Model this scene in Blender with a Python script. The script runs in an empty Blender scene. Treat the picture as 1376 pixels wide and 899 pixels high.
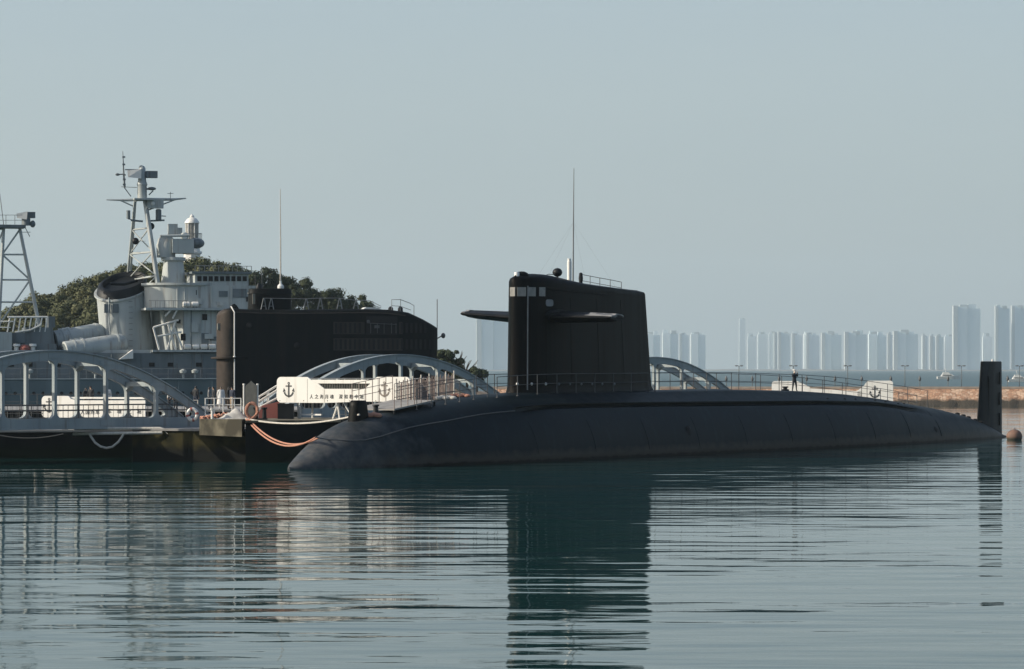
import bpy, bmesh, math, random
import numpy as np
from mathutils import Vector, Matrix
R = math.radians
random.seed(7)
RNG = np.random.default_rng(7)
SC = bpy.context.scene
COL = SC.collection
# ------------------------------------------------------------------ camera, sky, sun, exposure
F, CAMH, CX, HY = 4250.0, 6.0, 688.0, 496.0          # focal length in photo pixels, camera height, principal column, horizon row
SUN_EL, SUN_AZ = 26.0, 10.0                            # degrees; azimuth measured from -X (left) towards the camera side
cam_d = bpy.data.cameras.new('camera'); cam = bpy.data.objects.new('camera', cam_d); COL.objects.link(cam)
cam.location = (0, 0, CAMH); cam.rotation_euler = (R(90), 0, 0)
cam_d.sensor_width = 36; cam_d.lens = F / 1376 * 36
cam_d.shift_y = (HY - 449.5) / 1376
cam_d.clip_start = 1; cam_d.clip_end = 40000
SC.camera = cam
sun_dir = Vector((-math.cos(R(SUN_EL)) * math.cos(R(SUN_AZ)), -math.cos(R(SUN_EL)) * math.sin(R(SUN_AZ)), math.sin(R(SUN_EL))))
w = bpy.data.worlds.new("World"); SC.world = w; w.use_nodes = True
nt = w.node_tree
sky = nt.nodes.new('ShaderNodeTexSky'); sky.sky_type = 'NISHITA'; sky.sun_disc = False
sky.sun_elevation = R(SUN_EL); sky.sun_rotation = math.atan2(sun_dir.x, sun_dir.y)
sky.air_density = 1.0; sky.dust_density = 2.2; sky.ozone_density = 1.5; sky.altitude = 0
bg = nt.nodes['Background']; bg.inputs[1].default_value = 0.15
# a milky layer of haze lies low in the sky and thins out overhead
tcw = nt.nodes.new('ShaderNodeTexCoord'); spw = nt.nodes.new('ShaderNodeSeparateXYZ'); nt.links.new(tcw.outputs['Generated'], spw.inputs[0])
mrw = nt.nodes.new('ShaderNodeMapRange'); mrw.inputs[1].default_value = 0.0; mrw.inputs[2].default_value = 0.45; mrw.inputs[3].default_value = .85; mrw.inputs[4].default_value = .05
nt.links.new(spw.outputs[2], mrw.inputs[0])
milk = nt.nodes.new('ShaderNodeMix'); milk.data_type = 'RGBA'; milk.inputs[7].default_value = (2.62, 3.24, 3.55, 1)
cmap = nt.nodes.new('ShaderNodeMapping'); cmap.inputs['Scale'].default_value = (3.0, 3.0, 14.0); nt.links.new(tcw.outputs['Generated'], cmap.inputs[0])
cnz = nt.nodes.new('ShaderNodeTexNoise'); cnz.inputs['Scale'].default_value = 1.6; cnz.inputs['Detail'].default_value = 4; nt.links.new(cmap.outputs[0], cnz.inputs['Vector'])
veil = nt.nodes.new('ShaderNodeMix'); veil.data_type = 'RGBA'; veil.inputs[6].default_value = (2.60, 3.12, 3.42, 1); veil.inputs[7].default_value = (2.98, 3.42, 3.58, 1)
nt.links.new(cnz.outputs[0], veil.inputs[0]); nt.links.new(veil.outputs[2], milk.inputs[7])
nt.links.new(mrw.outputs[0], milk.inputs[0]); nt.links.new(sky.outputs[0], milk.inputs[6]); nt.links.new(milk.outputs[2], bg.inputs[0])
sd = bpy.data.lights.new('sun', 'SUN'); sd.energy = 5.0; sd.angle = R(0.6); sd.color = (1.0, 0.90, 0.74)
sun = bpy.data.objects.new('sun', sd); COL.objects.link(sun)
sun.rotation_euler = sun_dir.to_track_quat('Z', 'Y').to_euler()
SC.view_settings.view_transform = 'Standard'; SC.view_settings.look = 'None'
SC.view_settings.exposure = 0.12; SC.view_settings.gamma = 1
try:
    SC.cycles.use_denoising = True
    SC.cycles.volume_bounces = 0
    SC.cycles.max_bounces = 6
    SC.cycles.caustics_reflective = False
except Exception:
    pass

# ------------------------------------------------------------------ helpers
def P(px, py, D):
    return Vector(((px - CX) * D / F, D, CAMH - (py - HY) * D / F))
def XD(px, D): return (px - CX) * D / F
def ZD(py, D): return CAMH - (py - HY) * D / F

class MB:
    """Collects shapes and links them as ONE mesh object."""
    def __init__(s): s.v = []; s.f = []; s.m = []; s.M = None
    def add(s, verts, faces, m=0):
        n = len(s.v)
        if s.M is not None: verts = [s.M @ Vector(p) for p in verts]
        s.v += [tuple(p) for p in verts]
        s.f += [tuple(i + n for i in f) for f in faces]
        s.m += [m] * len(faces)
        return s
    def box(s, c, d, rot=None, m=0):
        c = Vector(c); hx, hy, hz = d[0]/2, d[1]/2, d[2]/2
        vs = [Vector((x, y, z)) for x in (-hx, hx) for y in (-hy, hy) for z in (-hz, hz)]
        if rot is not None: vs = [rot @ p for p in vs]
        return s.add([c + p for p in vs], [(0,1,3,2),(4,6,7,5),(0,4,5,1),(2,3,7,6),(0,2,6,4),(1,5,7,3)], m)
    def ab(s, x0, x1, y0, y1, z0, z1, m=0):
        return s.box(((x0+x1)/2, (y0+y1)/2, (z0+z1)/2), (abs(x1-x0), abs(y1-y0), abs(z1-z0)), None, m)
    def loft(s, rings, cap=True, m=0, closed=True):
        n = len(rings[0]); vs = [p for r in rings for p in r]; fs = []
        for i in range(len(rings) - 1):
            for j in range(n if closed else n - 1):
                k = (j + 1) % n
                fs.append((i*n + j, i*n + k, (i+1)*n + k, (i+1)*n + j))
        if cap:
            fs.append(tuple(range(n - 1, -1, -1))); fs.append(tuple((len(rings)-1)*n + j for j in range(n)))
        return s.add(vs, fs, m)
    def tube(s, pts, r, n=8, m=0):
        pts = [Vector(p) for p in pts]; rings = []
        rs = r if isinstance(r, (list, tuple)) else [r] * len(pts)
        ref = None
        for i, p in enumerate(pts):
            t = (pts[min(i+1, len(pts)-1)] - pts[max(i-1, 0)]).normalized()
            if ref is None:
                ref = Vector((0, 0, 1)) if abs(t.z) < .9 else Vector((1, 0, 0))
            a = (ref - t * ref.dot(t)).normalized(); b = t.cross(a); ref = a
            rings.append([p + (a*math.cos(2*math.pi*k/n) + b*math.sin(2*math.pi*k/n)) * rs[i] for k in range(n)])
        return s.loft(rings, True, m)
    def bar(s, a, b, r, n=8, m=0): return s.tube([a, b], r, n, m)
    def lathe(s, prof, o=(0,0,0), n=24, m=0, sx=1, sy=1):
        o = Vector(o)
        rings = [[o + Vector((r*sx*math.cos(2*math.pi*k/n), r*sy*math.sin(2*math.pi*k/n), z)) for k in range(n)] for r, z in prof]
        return s.loft(rings, True, m)
    def ell(s, c, r, nu=16, nv=10, m=0, rot=None):
        c = Vector(c); rings = []
        for i in range(nv + 1):
            a = -math.pi/2 + math.pi * i / nv; ca = max(math.cos(a), .01)
            ring = [Vector((r[0]*ca*math.cos(2*math.pi*k/nu), r[1]*ca*math.sin(2*math.pi*k/nu), r[2]*math.sin(a))) for k in range(nu)]
            rings.append([c + (rot @ p if rot is not None else p) for p in ring])
        return s.loft(rings, True, m)
    def prism(s, poly, o, ux, uy, ext, m=0):
        o, ux, uy, ext = Vector(o), Vector(ux), Vector(uy), Vector(ext); n = len(poly)
        a = [o + ux*p[0] + uy*p[1] for p in poly]; b = [p + ext for p in a]
        return s.add(a + b, [tuple(range(n-1, -1, -1)), tuple(range(n, 2*n))] + [(i, (i+1) % n, n + (i+1) % n, n + i) for i in range(n)], m)
    def build(s, name, mats, parent=None, origin=None, local=False, sharp=32, smooth=True):
        if not isinstance(mats, (list, tuple)): mats = [mats]
        me = bpy.data.meshes.new(name)
        org = Vector((0,0,0))
        if parent is not None: org = WORLD.get(parent.name, Vector((0,0,0)))
        elif origin is not None: org = Vector(origin)
        if local: org = Vector((0,0,0))
        me.from_pydata([tuple(Vector(p) - org) for p in s.v], [], s.f)
        for mt in mats: me.materials.append(mt)
        if len(mats) > 1: me.polygons.foreach_set('material_index', s.m)
        bm = bmesh.new(); bm.from_mesh(me); bmesh.ops.recalc_face_normals(bm, faces=bm.faces); bm.to_mesh(me); bm.free()
        if smooth:
            me.polygons.foreach_set('use_smooth', [True] * len(me.polygons)); me.set_sharp_from_angle(angle=R(sharp))
        o = bpy.data.objects.new(name, me); COL.objects.link(o)
        if parent is not None:
            o.parent = parent; WORLD[o.name] = org
        else:
            o.location = org if not local else (origin or (0,0,0)); WORLD[o.name] = Vector(o.location)
        return o
WORLD = {}
def tag(o, label=None, cat=None, group=None, kind=None):
    for k, v in (('label', label), ('category', cat), ('group', group), ('kind', kind)):
        if v: o[k] = v
    return o
def thing(name, label, cat, loc, group=None, rotz=0.0, local=False):
    o = bpy.data.objects.new(name, None); COL.objects.link(o)
    o.location = loc; o.rotation_euler = (0, 0, rotz); o.empty_display_size = .5
    WORLD[o.name] = Vector((0,0,0)) if local else Vector(loc)
    return tag(o, label, cat, group)
def dup(root, loc, label=None, rotz=None, scale=None):
    r = root.copy(); COL.objects.link(r); r.location = loc
    if rotz is not None: r.rotation_euler = (0, 0, rotz)
    if scale is not None: r.scale = scale
    if label: r['label'] = label
    for ch in list(root.children):
        c = ch.copy(); COL.objects.link(c); c.parent = r
        for g in list(ch.children):
            d = g.copy(); COL.objects.link(d); d.parent = c
    return r
def lerp_list(pts, x):
    if x <= pts[0][0]: return pts[0][1]
    for (a, b), (c, d) in zip(pts, pts[1:]):
        if x <= c: return b + (d - b) * (x - a) / (c - a)
    return pts[-1][1]
def smooth_list(pts, x, k=1.0):
    return (lerp_list(pts, x - k) + lerp_list(pts, x - k/2) + lerp_list(pts, x) + lerp_list(pts, x + k/2) + lerp_list(pts, x + k)) / 5
def catenary(a, b, sag, n=18):
    a, b = Vector(a), Vector(b)
    return [a.lerp(b, i/n) - Vector((0, 0, sag * 4 * (i/n) * (1 - i/n))) for i in range(n + 1)]

# ------------------------------------------------------------------ materials
def mat(name, c1, c2=None, rough=.6, scale=(1,1,1), noise=1.0, lo=.35, hi=.65, bump=0.0, metal=0.0, detail=5, spec=.5, rough2=None, layer=None, layer2=None, streak=None):
    """Two tones mixed by noise in the object's own space; layer = (colour, z0, z1, raggedness) adds a band by height."""
    m = bpy.data.materials.new(name); m.use_nodes = True; t = m.node_tree; N = t.nodes; L = t.links
    b = N['Principled BSDF']; b.inputs['Roughness'].default_value = rough; b.inputs['Metallic'].default_value = metal
    b.inputs['Specular IOR Level'].default_value = spec
    c2 = c2 or tuple(x * .8 for x in c1)
    tc = N.new('ShaderNodeTexCoord'); mp = N.new('ShaderNodeMapping'); mp.inputs['Scale'].default_value = scale
    L.new(tc.outputs['Object'], mp.inputs[0])
    nz = N.new('ShaderNodeTexNoise'); nz.inputs['Scale'].default_value = noise; nz.inputs['Detail'].default_value = detail
    L.new(mp.outputs[0], nz.inputs['Vector'])
    rp = N.new('ShaderNodeValToRGB'); rp.color_ramp.elements[0].position = lo; rp.color_ramp.elements[1].position = hi
    rp.color_ramp.elements[0].color = (*c1, 1); rp.color_ramp.elements[1].color = (*c2, 1)
    L.new(nz.outputs[0], rp.inputs[0]); out = rp.outputs[0]
    if streak:                                        # dirt and rust runs down the plating
        m3 = N.new('ShaderNodeMapping'); m3.inputs['Scale'].default_value = (2.2, 2.2, .14); L.new(tc.outputs['Object'], m3.inputs[0])
        n3 = N.new('ShaderNodeTexNoise'); n3.inputs['Scale'].default_value = 1.0; n3.inputs['Detail'].default_value = 7; n3.inputs['Roughness'].default_value = .62; L.new(m3.outputs[0], n3.inputs['Vector'])
        r3 = N.new('ShaderNodeMapRange'); r3.inputs[1].default_value = .54; r3.inputs[2].default_value = .74; r3.inputs[4].default_value = streak[1]; L.new(n3.outputs[0], r3.inputs[0])
        x3 = N.new('ShaderNodeMix'); x3.data_type = 'RGBA'; x3.inputs[7].default_value = (*streak[0], 1); L.new(r3.outputs[0], x3.inputs[0]); L.new(out, x3.inputs[6]); out = x3.outputs[2]
    for ly in (layer, layer2):
        if not ly: continue
        col, z0, z1, rag = ly
        sp = N.new('ShaderNodeSeparateXYZ'); L.new(tc.outputs['Object'], sp.inputs[0])
        n2 = N.new('ShaderNodeTexNoise'); n2.inputs['Scale'].default_value = 1.3; n2.inputs['Detail'].default_value = 6
        L.new(tc.outputs['Object'], n2.inputs['Vector'])
        ma = N.new('ShaderNodeMath'); ma.operation = 'MULTIPLY_ADD'; ma.inputs[1].default_value = rag; L.new(n2.outputs[0], ma.inputs[0]); L.new(sp.outputs[2], ma.inputs[2])
        mr = N.new('ShaderNodeMapRange'); mr.inputs[1].default_value = z0 + rag*.5; mr.inputs[2].default_value = z1 + rag*.5
        mr.inputs[3].default_value = 1; mr.inputs[4].default_value = 0; L.new(ma.outputs[0], mr.inputs[0])
        mx = N.new('ShaderNodeMix'); mx.data_type = 'RGBA'; mx.inputs[7].default_value = (*col, 1)
        L.new(mr.outputs[0], mx.inputs[0]); L.new(out, mx.inputs[6]); out = mx.outputs[2]
    L.new(out, b.inputs['Base Color'])
    if rough2 is not None:
        r2 = N.new('ShaderNodeMapRange'); r2.inputs[1].default_value = lo; r2.inputs[2].default_value = hi
        r2.inputs[3].default_value = rough; r2.inputs[4].default_value = rough2; L.new(nz.outputs[0], r2.inputs[0]); L.new(r2.outputs[0], b.inputs['Roughness'])
    if bump:
        bp = N.new('ShaderNodeBump'); bp.inputs['Strength'].default_value = 1; bp.inputs['Distance'].default_value = bump
        L.new(nz.outputs[0], bp.inputs['Height']); L.new(bp.outputs[0], b.inputs['Normal'])
    return m

M_hull = mat('black_hull_paint', (.002,.006,.009), (.006,.012,.016), .48, spec=.085, streak=((.012,.026,.032), .6), scale=(1.6,1.6,.16), noise=1.0, lo=.40, hi=.72, bump=.004, rough2=.55,
             layer=((.046,.040,.034), .40, .85, .7), layer2=((.010,.008,.007), .10, .22, .3))
M_bow = mat('worn_bow_paint', (.014,.018,.022), (.055,.058,.060), .5, (1,1,.6), .8, .38, .70, .01)
M_sail = mat('black_sail_paint', (.003,.004,.0045), (.012,.0095,.0085), .40, (1.2,1.2,.08), 1.6, .42, .75, .006, rough2=.58, spec=.05)
M_rudder = mat('worn_black_rudder_paint', (.010,.011,.012), (.024,.022,.020), .55, (1.5,1.5,.15), 1.5, .4, .7, spec=.15)
M_old = mat('old_submarine_paint', (.005,.007,.008), (.013,.0125,.012), .55, spec=.10, scale=(1.0,1.0,.12), noise=1.3, lo=.4, hi=.75, bump=.01)
M_oldp = mat('old_faded_paint', (.046,.041,.037), (.032,.029,.027), .6, (1,1,.2), 1.5, spec=.1)
M_slot = mat('dark_opening', (.003,.003,.004), (.005,.005,.006), .8)
M_grey = mat('warship_grey', (.34,.37,.365), (.42,.445,.43), .55, (1,1,.25), .7, .35, .7, streak=((.16,.11,.075), .75))
M_greyd = mat('warship_dark_grey', (.10,.125,.135), (.15,.175,.185), .6, (1,1,.3), .8, streak=((.07,.05,.035), .8))
M_hullg = mat('warship_hull_grey', (.12,.155,.17), (.16,.20,.215), .5, (.6,.6,.1), .8, layer=((.05,.02,.015), .3, .6, .3))
M_soot = mat('funnel_black', (.006,.008,.010), (.014,.016,.018), .5, (1,1,.4), 1.0, spec=.2)
M_steel = mat('steel_rail', (.20,.21,.22), (.14,.15,.15), .5)
M_dkrail = mat('dark_rail', (.05,.055,.06), (.08,.08,.08), .55)
M_white = mat('white_paint', (.72,.71,.67), (.64,.63,.59), .45, (1,1,.4), .9, .4, .8, streak=((.40,.36,.30), .55))
M_bridge = mat('bridge_grey_paint', (.22,.26,.275), (.29,.32,.325), .5, (1,1,.3), .8, streak=((.12,.085,.06), .65))
M_conc = mat('sun_patched_concrete', (.20,.175,.12), (.060,.052,.034), .85, (1,1,.6), .9, .42, .58, .02)  # strong light and dark noise stands in for sun patches and shadow
M_pont = mat('black_pontoon', (.003,.005,.006), (.012,.013,.013), .7, (1,1,.3), .6, .35, .7, .02, spec=.12, layer=((.006,.011,.006), .5, 1.1, .7))
M_weed = mat('weedy_pontoon_side', (.014,.014,.005), (.055,.046,.016), .85, spec=.15, scale=(.8,.8,.7), noise=.9, lo=.35, hi=.65, bump=.05, layer=((.006,.007,.006), .7, 1.2, .9))  # weed colours, lightened above the dark band to imitate the lit upper side
M_deck = mat('grey_deck', (.22,.21,.20), (.30,.29,.27), .8)
M_red = mat('faded_red_paint', (.33,.10,.08), (.26,.085,.07), .7)
M_rope = mat('orange_rope', (.46,.23,.155), (.36,.165,.11), .85, noise=6)
M_pale = mat('pale_rope', (.55,.52,.46), (.42,.40,.36), .85, noise=6)
M_ink = mat('dark_sign_paint', (.02,.024,.028), (.03,.033,.035), .6)
M_faded = mat('faded_sign_paint', (.22,.19,.16), (.16,.14,.12), .7, noise=4)
M_bronze = mat('grey_bronze', (.17,.165,.14), (.12,.12,.105), .6, noise=3)
M_canvas = mat('grey_white_canvas', (.52,.50,.46), (.36,.34,.31), .9, noise=2)
M_pink = mat('faded_pink_rail', (.27,.205,.18), (.19,.145,.125), .7, noise=4)
M_plane = mat('worn_plane_paint', (.008,.009,.010), (.020,.019,.018), .5, (.5,1.1,1), 1.0, .46, .72, spec=.1)
M_tip = mat('pale_worn_glint_paint', (.30,.29,.27), (.10,.10,.10), .5, (1,1,1), 2.2, .45, .62)  # worn paint plus the sun glints on the plane end, put into the colour
M_glass = mat('pale_window', (.17,.17,.16), (.26,.25,.23), .35, noise=2)
M_bark = mat('bark', (.10,.075,.05), (.06,.045,.03), .9, noise=3)
M_brown = mat('brown_buoy', (.20,.11,.075), (.12,.075,.055), .75, noise=2, layer=((.05,.045,.03), .1, .3, .2))
M_lampm = mat('lamp_metal', (.10,.12,.12), (.14,.15,.15), .5)
def leafmat(name, a, b):
    m = bpy.data.materials.new(name); m.use_nodes = True; t = m.node_tree; N = t.nodes; L = t.links
    bs = N['Principled BSDF']; bs.inputs['Roughness'].default_value = .75; bs.inputs['Specular IOR Level'].default_value = .2
    g = N.new('ShaderNodeNewGeometry'); tc = N.new('ShaderNodeTexCoord'); nz = N.new('ShaderNodeTexNoise'); nz.inputs['Scale'].default_value = .22; nz.inputs['Detail'].default_value = 1
    L.new(tc.outputs['Object'], nz.inputs['Vector'])
    ad = N.new('ShaderNodeMath'); ad.operation = 'MULTIPLY_ADD'; ad.inputs[1].default_value = .28; L.new(g.outputs['Random Per Island'], ad.inputs[0])
    mr = N.new('ShaderNodeMapRange'); mr.inputs[1].default_value = .3; mr.inputs[2].default_value = .7; mr.inputs[3].default_value = 0; mr.inputs[4].default_value = .6
    L.new(nz.outputs[0], mr.inputs[0]); L.new(mr.outputs[0], ad.inputs[2])
    rp = N.new('ShaderNodeValToRGB'); rp.color_ramp.elements[0].color = (*a, 1); rp.color_ramp.elements[1].color = (*b, 1)
    L.new(ad.outputs[0], rp.inputs[0]); L.new(rp.outputs[0], bs.inputs['Base Color'])
    return m
M_leaf = leafmat('olive_foliage', (.050,.064,.029), (.128,.124,.060))
M_leafd = leafmat('dark_foliage', (.022,.034,.018), (.085,.095,.045))

# ------------------------------------------------------------------ setting: water, land, haze
def water_mat():
    m = bpy.data.materials.new('harbour_water'); m.use_nodes = True; t = m.node_tree; N = t.nodes; L = t.links
    b = N['Principled BSDF']; b.inputs['Base Color'].default_value = (.005,.038,.038,1); b.inputs['Roughness'].default_value = .025
    b.inputs['IOR'].default_value = 1.21
    tc = N.new('ShaderNodeTexCoord')
    def layer(sx, sy, amp, detail, rot=0.0):
        mp = N.new('ShaderNodeMapping'); mp.inputs['Scale'].default_value = (sx, sy, 1); mp.inputs['Rotation'].default_value = (0, 0, rot)
        L.new(tc.outputs['Object'], mp.inputs[0])
        nz = N.new('ShaderNodeTexNoise'); nz.inputs['Scale'].default_value = 1; nz.inputs['Detail'].default_value = detail; nz.inputs['Roughness'].default_value = .45
        L.new(mp.outputs[0], nz.inputs['Vector'])
        mu = N.new('ShaderNodeMath'); mu.operation = 'MULTIPLY'; mu.inputs[1].default_value = amp; L.new(nz.outputs[0], mu.inputs[0])
        return mu.outputs[0]
    def add(a, c):
        s = N.new('ShaderNodeMath'); s.operation = 'ADD'; L.new(a, s.inputs[0]); L.new(c, s.inputs[1]); return s.outputs[0]
    h = add(layer(.16, .42, WAVE[0], 1), layer(.35, 1.1, WAVE[1], 2, .12))
    h = add(h, layer(.05, .13, WAVE[2], 1, -.1)); h = add(h, layer(.9, 2.7, WAVE[3], 2, -.15))
    # calmer and livelier patches of water
    mp = N.new('ShaderNodeMapping'); mp.inputs['Scale'].default_value = (.018, .05, 1); L.new(tc.outputs['Object'], mp.inputs[0])
    nz = N.new('ShaderNodeTexNoise'); nz.inputs['Scale'].default_value = 1; nz.inputs['Detail'].default_value = 2; L.new(mp.outputs[0], nz.inputs['Vector'])
    mr = N.new('ShaderNodeMapRange'); mr.inputs[1].default_value = .35; mr.inputs[2].default_value = .65; mr.inputs[3].default_value = .45; mr.inputs[4].default_value = 1.25
    L.new(nz.outputs[0], mr.inputs[0])
    mu = N.new('ShaderNodeMath'); mu.operation = 'MULTIPLY'; L.new(h, mu.inputs[0]); L.new(mr.outputs[0], mu.inputs[1])
    # the open water beyond the breakwater is choppier than the sheltered basin
    sy = N.new('ShaderNodeSeparateXYZ'); L.new(tc.outputs['Object'], sy.inputs[0])
    ro = N.new('ShaderNodeMapRange'); ro.inputs[1].default_value = 530; ro.inputs[2].default_value = 620; ro.inputs[3].default_value = .035; ro.inputs[4].default_value = .32; L.new(sy.outputs[1], ro.inputs[0]); L.new(ro.outputs[0], b.inputs['Roughness'])
    bp = N.new('ShaderNodeBump'); bp.inputs['Strength'].default_value = 1; bp.inputs['Distance'].default_value = 1
    L.new(mu.outputs[0], bp.inputs['Height']); L.new(bp.outputs[0], b.inputs['Normal'])
    return m
WAVE = (.080, .017, .050, .0028)
mb = MB(); mb.add([(-2650,-90,0),(2650,-90,0),(2650,11900,0),(-2650,11900,0)], [(0,1,2,3)])
tag(mb.build('water', water_mat(), smooth=False), kind='structure')
# far shore strip
M_shore = mat('far_shore', (.16,.17,.16), (.22,.22,.21), .9, noise=.01)
mb = MB()
rings = []
for i in range(60):
    x = -2500 + 5000 * i / 59; h = 2 + 2 * RNG.random()
    rings.append([(x, 9700, -.5), (x, 9760, h), (x, 10500, h + 3), (x, 10600, -.5)])
mb.loft(rings)
tag(mb.build('far_shore_ground', M_shore, sharp=60), kind='structure')
# haze
mb = MB(); mb.ab(-2700, 2700, -110, 12200, -3, 420)
hz = bpy.data.materials.new('haze_air'); hz.use_nodes = True; t = hz.node_tree
for n in list(t.nodes):
    if n.type == 'BSDF_PRINCIPLED': t.nodes.remove(n)
pv = t.nodes.new('ShaderNodeVolumePrincipled'); pv.inputs['Color'].default_value = (.74,.90,.97,1); pv.inputs['Density'].default_value = 0.66e-4; pv.inputs['Anisotropy'].default_value = .2
t.links.new(pv.outputs[0], t.nodes['Material Output'].inputs['Volume'])
tag(mb.build('haze', hz, smooth=False), kind='stuff')

# island: hill under the wood
RIDGE = [(-160,425),(-60,418),(0,412),(30,398),(60,388),(90,377),(130,361),(165,351),(200,346),(240,341),(275,342),(300,347),(322,362),(350,359),(385,366),(410,383),(440,388),(465,387),(490,404),(520,430),(560,455),(590,468),(620,492),(650,516),(665,524)]
HD = 540.0
mb = MB(); rings = []
for i in range(100):
    px = -160 + 830 * i / 99
    top = max(ZD(lerp_list(RIDGE, px), HD) - 5.5, 1.0); x = XD(px, HD)
    rings.append([(x, HD-60, -.6), (x, HD-52, 2.0), (x, HD-25, top*.62), (x, HD-5, top*.97), (x, HD+12, top), (x, HD+45, top*.5), (x, HD+75, -.6)])
mb.loft(rings)
tag(mb.build('hill', mat('hill_earth', (.018,.022,.010), (.035,.035,.018), .95, noise=.1), sharp=70), kind='structure')

def leaf_cloud(centres, radii, per, size, squash=.8):
    """Many small leaf faces spread through the volume of each clump, denser near its skin."""
    c = np.repeat(np.asarray(centres, float), per, axis=0); rad = np.repeat(np.asarray(radii, float), per)
    n = len(c)
    d = RNG.normal(size=(n, 3)); d /= np.linalg.norm(d, axis=1)[:, None]
    rr = rad * (RNG.random(n) ** .45) * (0.8 + .35 * RNG.random(n))
    p = c + d * rr[:, None] * np.array([1, 1, squash])
    a = RNG.normal(size=(n, 3)) * .55 + d * 1.9 + np.array([0,0,.2]); a /= np.linalg.norm(a, axis=1)[:, None]
    b = np.cross(a, RNG.normal(size=(n, 3))); b /= np.linalg.norm(b, axis=1)[:, None]
    cc = np.cross(a, b); s = size * (.6 + .8 * RNG.random(n))[:, None]
    q = np.stack([p - b*s, p + cc*s*.55, p + b*s, p - cc*s*.55], axis=1).reshape(-1, 3)
    return q
def leaf_object(name, q, m, parent=None, origin=None):
    org = np.array(WORLD[parent.name]) if parent is not None else np.array(origin if origin is not None else (0,0,0), float)
    q = q - org
    n = len(q) // 4
    me = bpy.data.meshes.new(name); me.vertices.add(4*n); me.vertices.foreach_set('co', q.ravel())
    me.loops.add(4*n); me.loops.foreach_set('vertex_index', np.arange(4*n)); me.polygons.add(n)
    me.polygons.foreach_set('loop_start', np.arange(0, 4*n, 4)); me.update(calc_edges=True); me.materials.append(m)
    o = bpy.data.objects.new(name, me); COL.objects.link(o)
    if parent is not None: o.parent = parent
    else: o.location = org
    WORLD[o.name] = Vector(org)
    return o
# the wood on the island reads as one mass
cs, rs = [], []
for i in range(23):
    for k in range(14):
        px = -150 + 485*(i + RNG.uniform(.1,.9))/23; v = (k + RNG.uniform(.1,.9))/14
        D = HD - 50 + 64*v; top = ZD(lerp_list(RIDGE, px), HD) - 5.5
        g = top * np.interp(D, [HD-52, HD-25, HD-5, HD+12], [.05, .62, .97, 1.0]); R_ = RNG.uniform(2.0, 3.3)
        for q in range(6):                          # each crown is a knot of clumps with gaps between crowns
            a_ = RNG.uniform(0, 6.28); rr = RNG.uniform(.35, .55)*R_
            cs.append((XD(px, HD) + .62*R_*math.cos(a_)*RNG.random()**.5, D + .62*R_*math.sin(a_), g + 2.3 + R_*RNG.uniform(-.15, .80))); rs.append(rr)
tag(leaf_object('woodland', leaf_cloud(cs, rs, 190, .25), M_leaf, origin=(XD(100,HD), HD, 3)), 'olive green wood covering the island hill behind the grey warship', 'woodland', kind='stuff')

def tree(px, py_top, D, wid, label, group, hgt=None, m=None, ground=None, dens=1.0, bare=False, cat='tree'):
    base = Vector((XD(px, D), D, ground)); top = ZD(py_top, D); hgt = top - ground
    r = thing('tree', label, cat, base, group)
    mb = MB(); mb.tube([base, base + Vector((.1, 0, hgt*.35)), base + Vector((.0, .1, hgt*.75))], [.22, .16, .06], 7)
    for k in range(6 if not bare else 12):
        a = k * 2.4; z0 = hgt * (.3 + .05*k if not bare else .3 + .04*k); ln = wid * (.35 if not bare else .5)
        mb.tube([base + Vector((0,0,z0)), base + Vector((math.cos(a)*ln*.5, math.sin(a)*ln*.5, z0 + ln*.45)), base + Vector((math.cos(a)*ln, math.sin(a)*ln, min(z0 + ln*1.1, hgt)))], [.09, .06, .025], 5)
    mb.build('trunk', M_bark, r)
    cs, rs = [], []
    nC = max(4, int(12 * dens))
    for k in range(nC):
        a = RNG.uniform(0, 6.28); q = RNG.random() ** .5 * wid * .42; zz = RNG.uniform(.40, .9)
        rr = wid * RNG.uniform(.13, .24); z = ground + hgt*zz
        z = min(z, top - rr * .8 * (0.9 + .9 * q / (wid*.5)))
        cs.append((base.x + math.cos(a)*q, D + math.sin(a)*q, z)); rs.append(rr)
    leaf_object('crown', leaf_cloud(cs, rs, 230, .22 if not bare else .13), m or M_leafd, r)
    return r
def hill_z(px): return max((ZD(lerp_list(RIDGE, px), HD) - 5.5) * .97, 1.2)
for px, py, wd, lb in [(352,357,6.5,'broad dark tree on the island ridge, left of the old submarine whip aerial'),
                   (330,366,4.5,'small tree in the dip of the ridge beside the bridge tower'),
                   (372,363,6.0,'dark tree on the ridge straight behind the old submarine whip aerial'),
                   (393,368,6.5,'round tree on the ridge just right of the whip aerial'),
                   (412,384,5.0,'lower tree in the dip of the ridge above the old submarine'),
                   (428,390,5.0,'small round tree in the ridge dip, left of the domed tree'),
                   (449,385,7.5,'domed tree standing tallest on the right shoulder of the ridge'),
                   (470,392,5.5,'tree leaning off the domed tree towards the ridge end'),
                   (486,401,4.5,'last ragged tree where the ridge drops behind the old submarine')]:
    tree(px, py, HD - 6, wd, lb, 'trees on the island ridge', ground=hill_z(px) - 1.5, m=M_leafd, dens=1.6)

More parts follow.
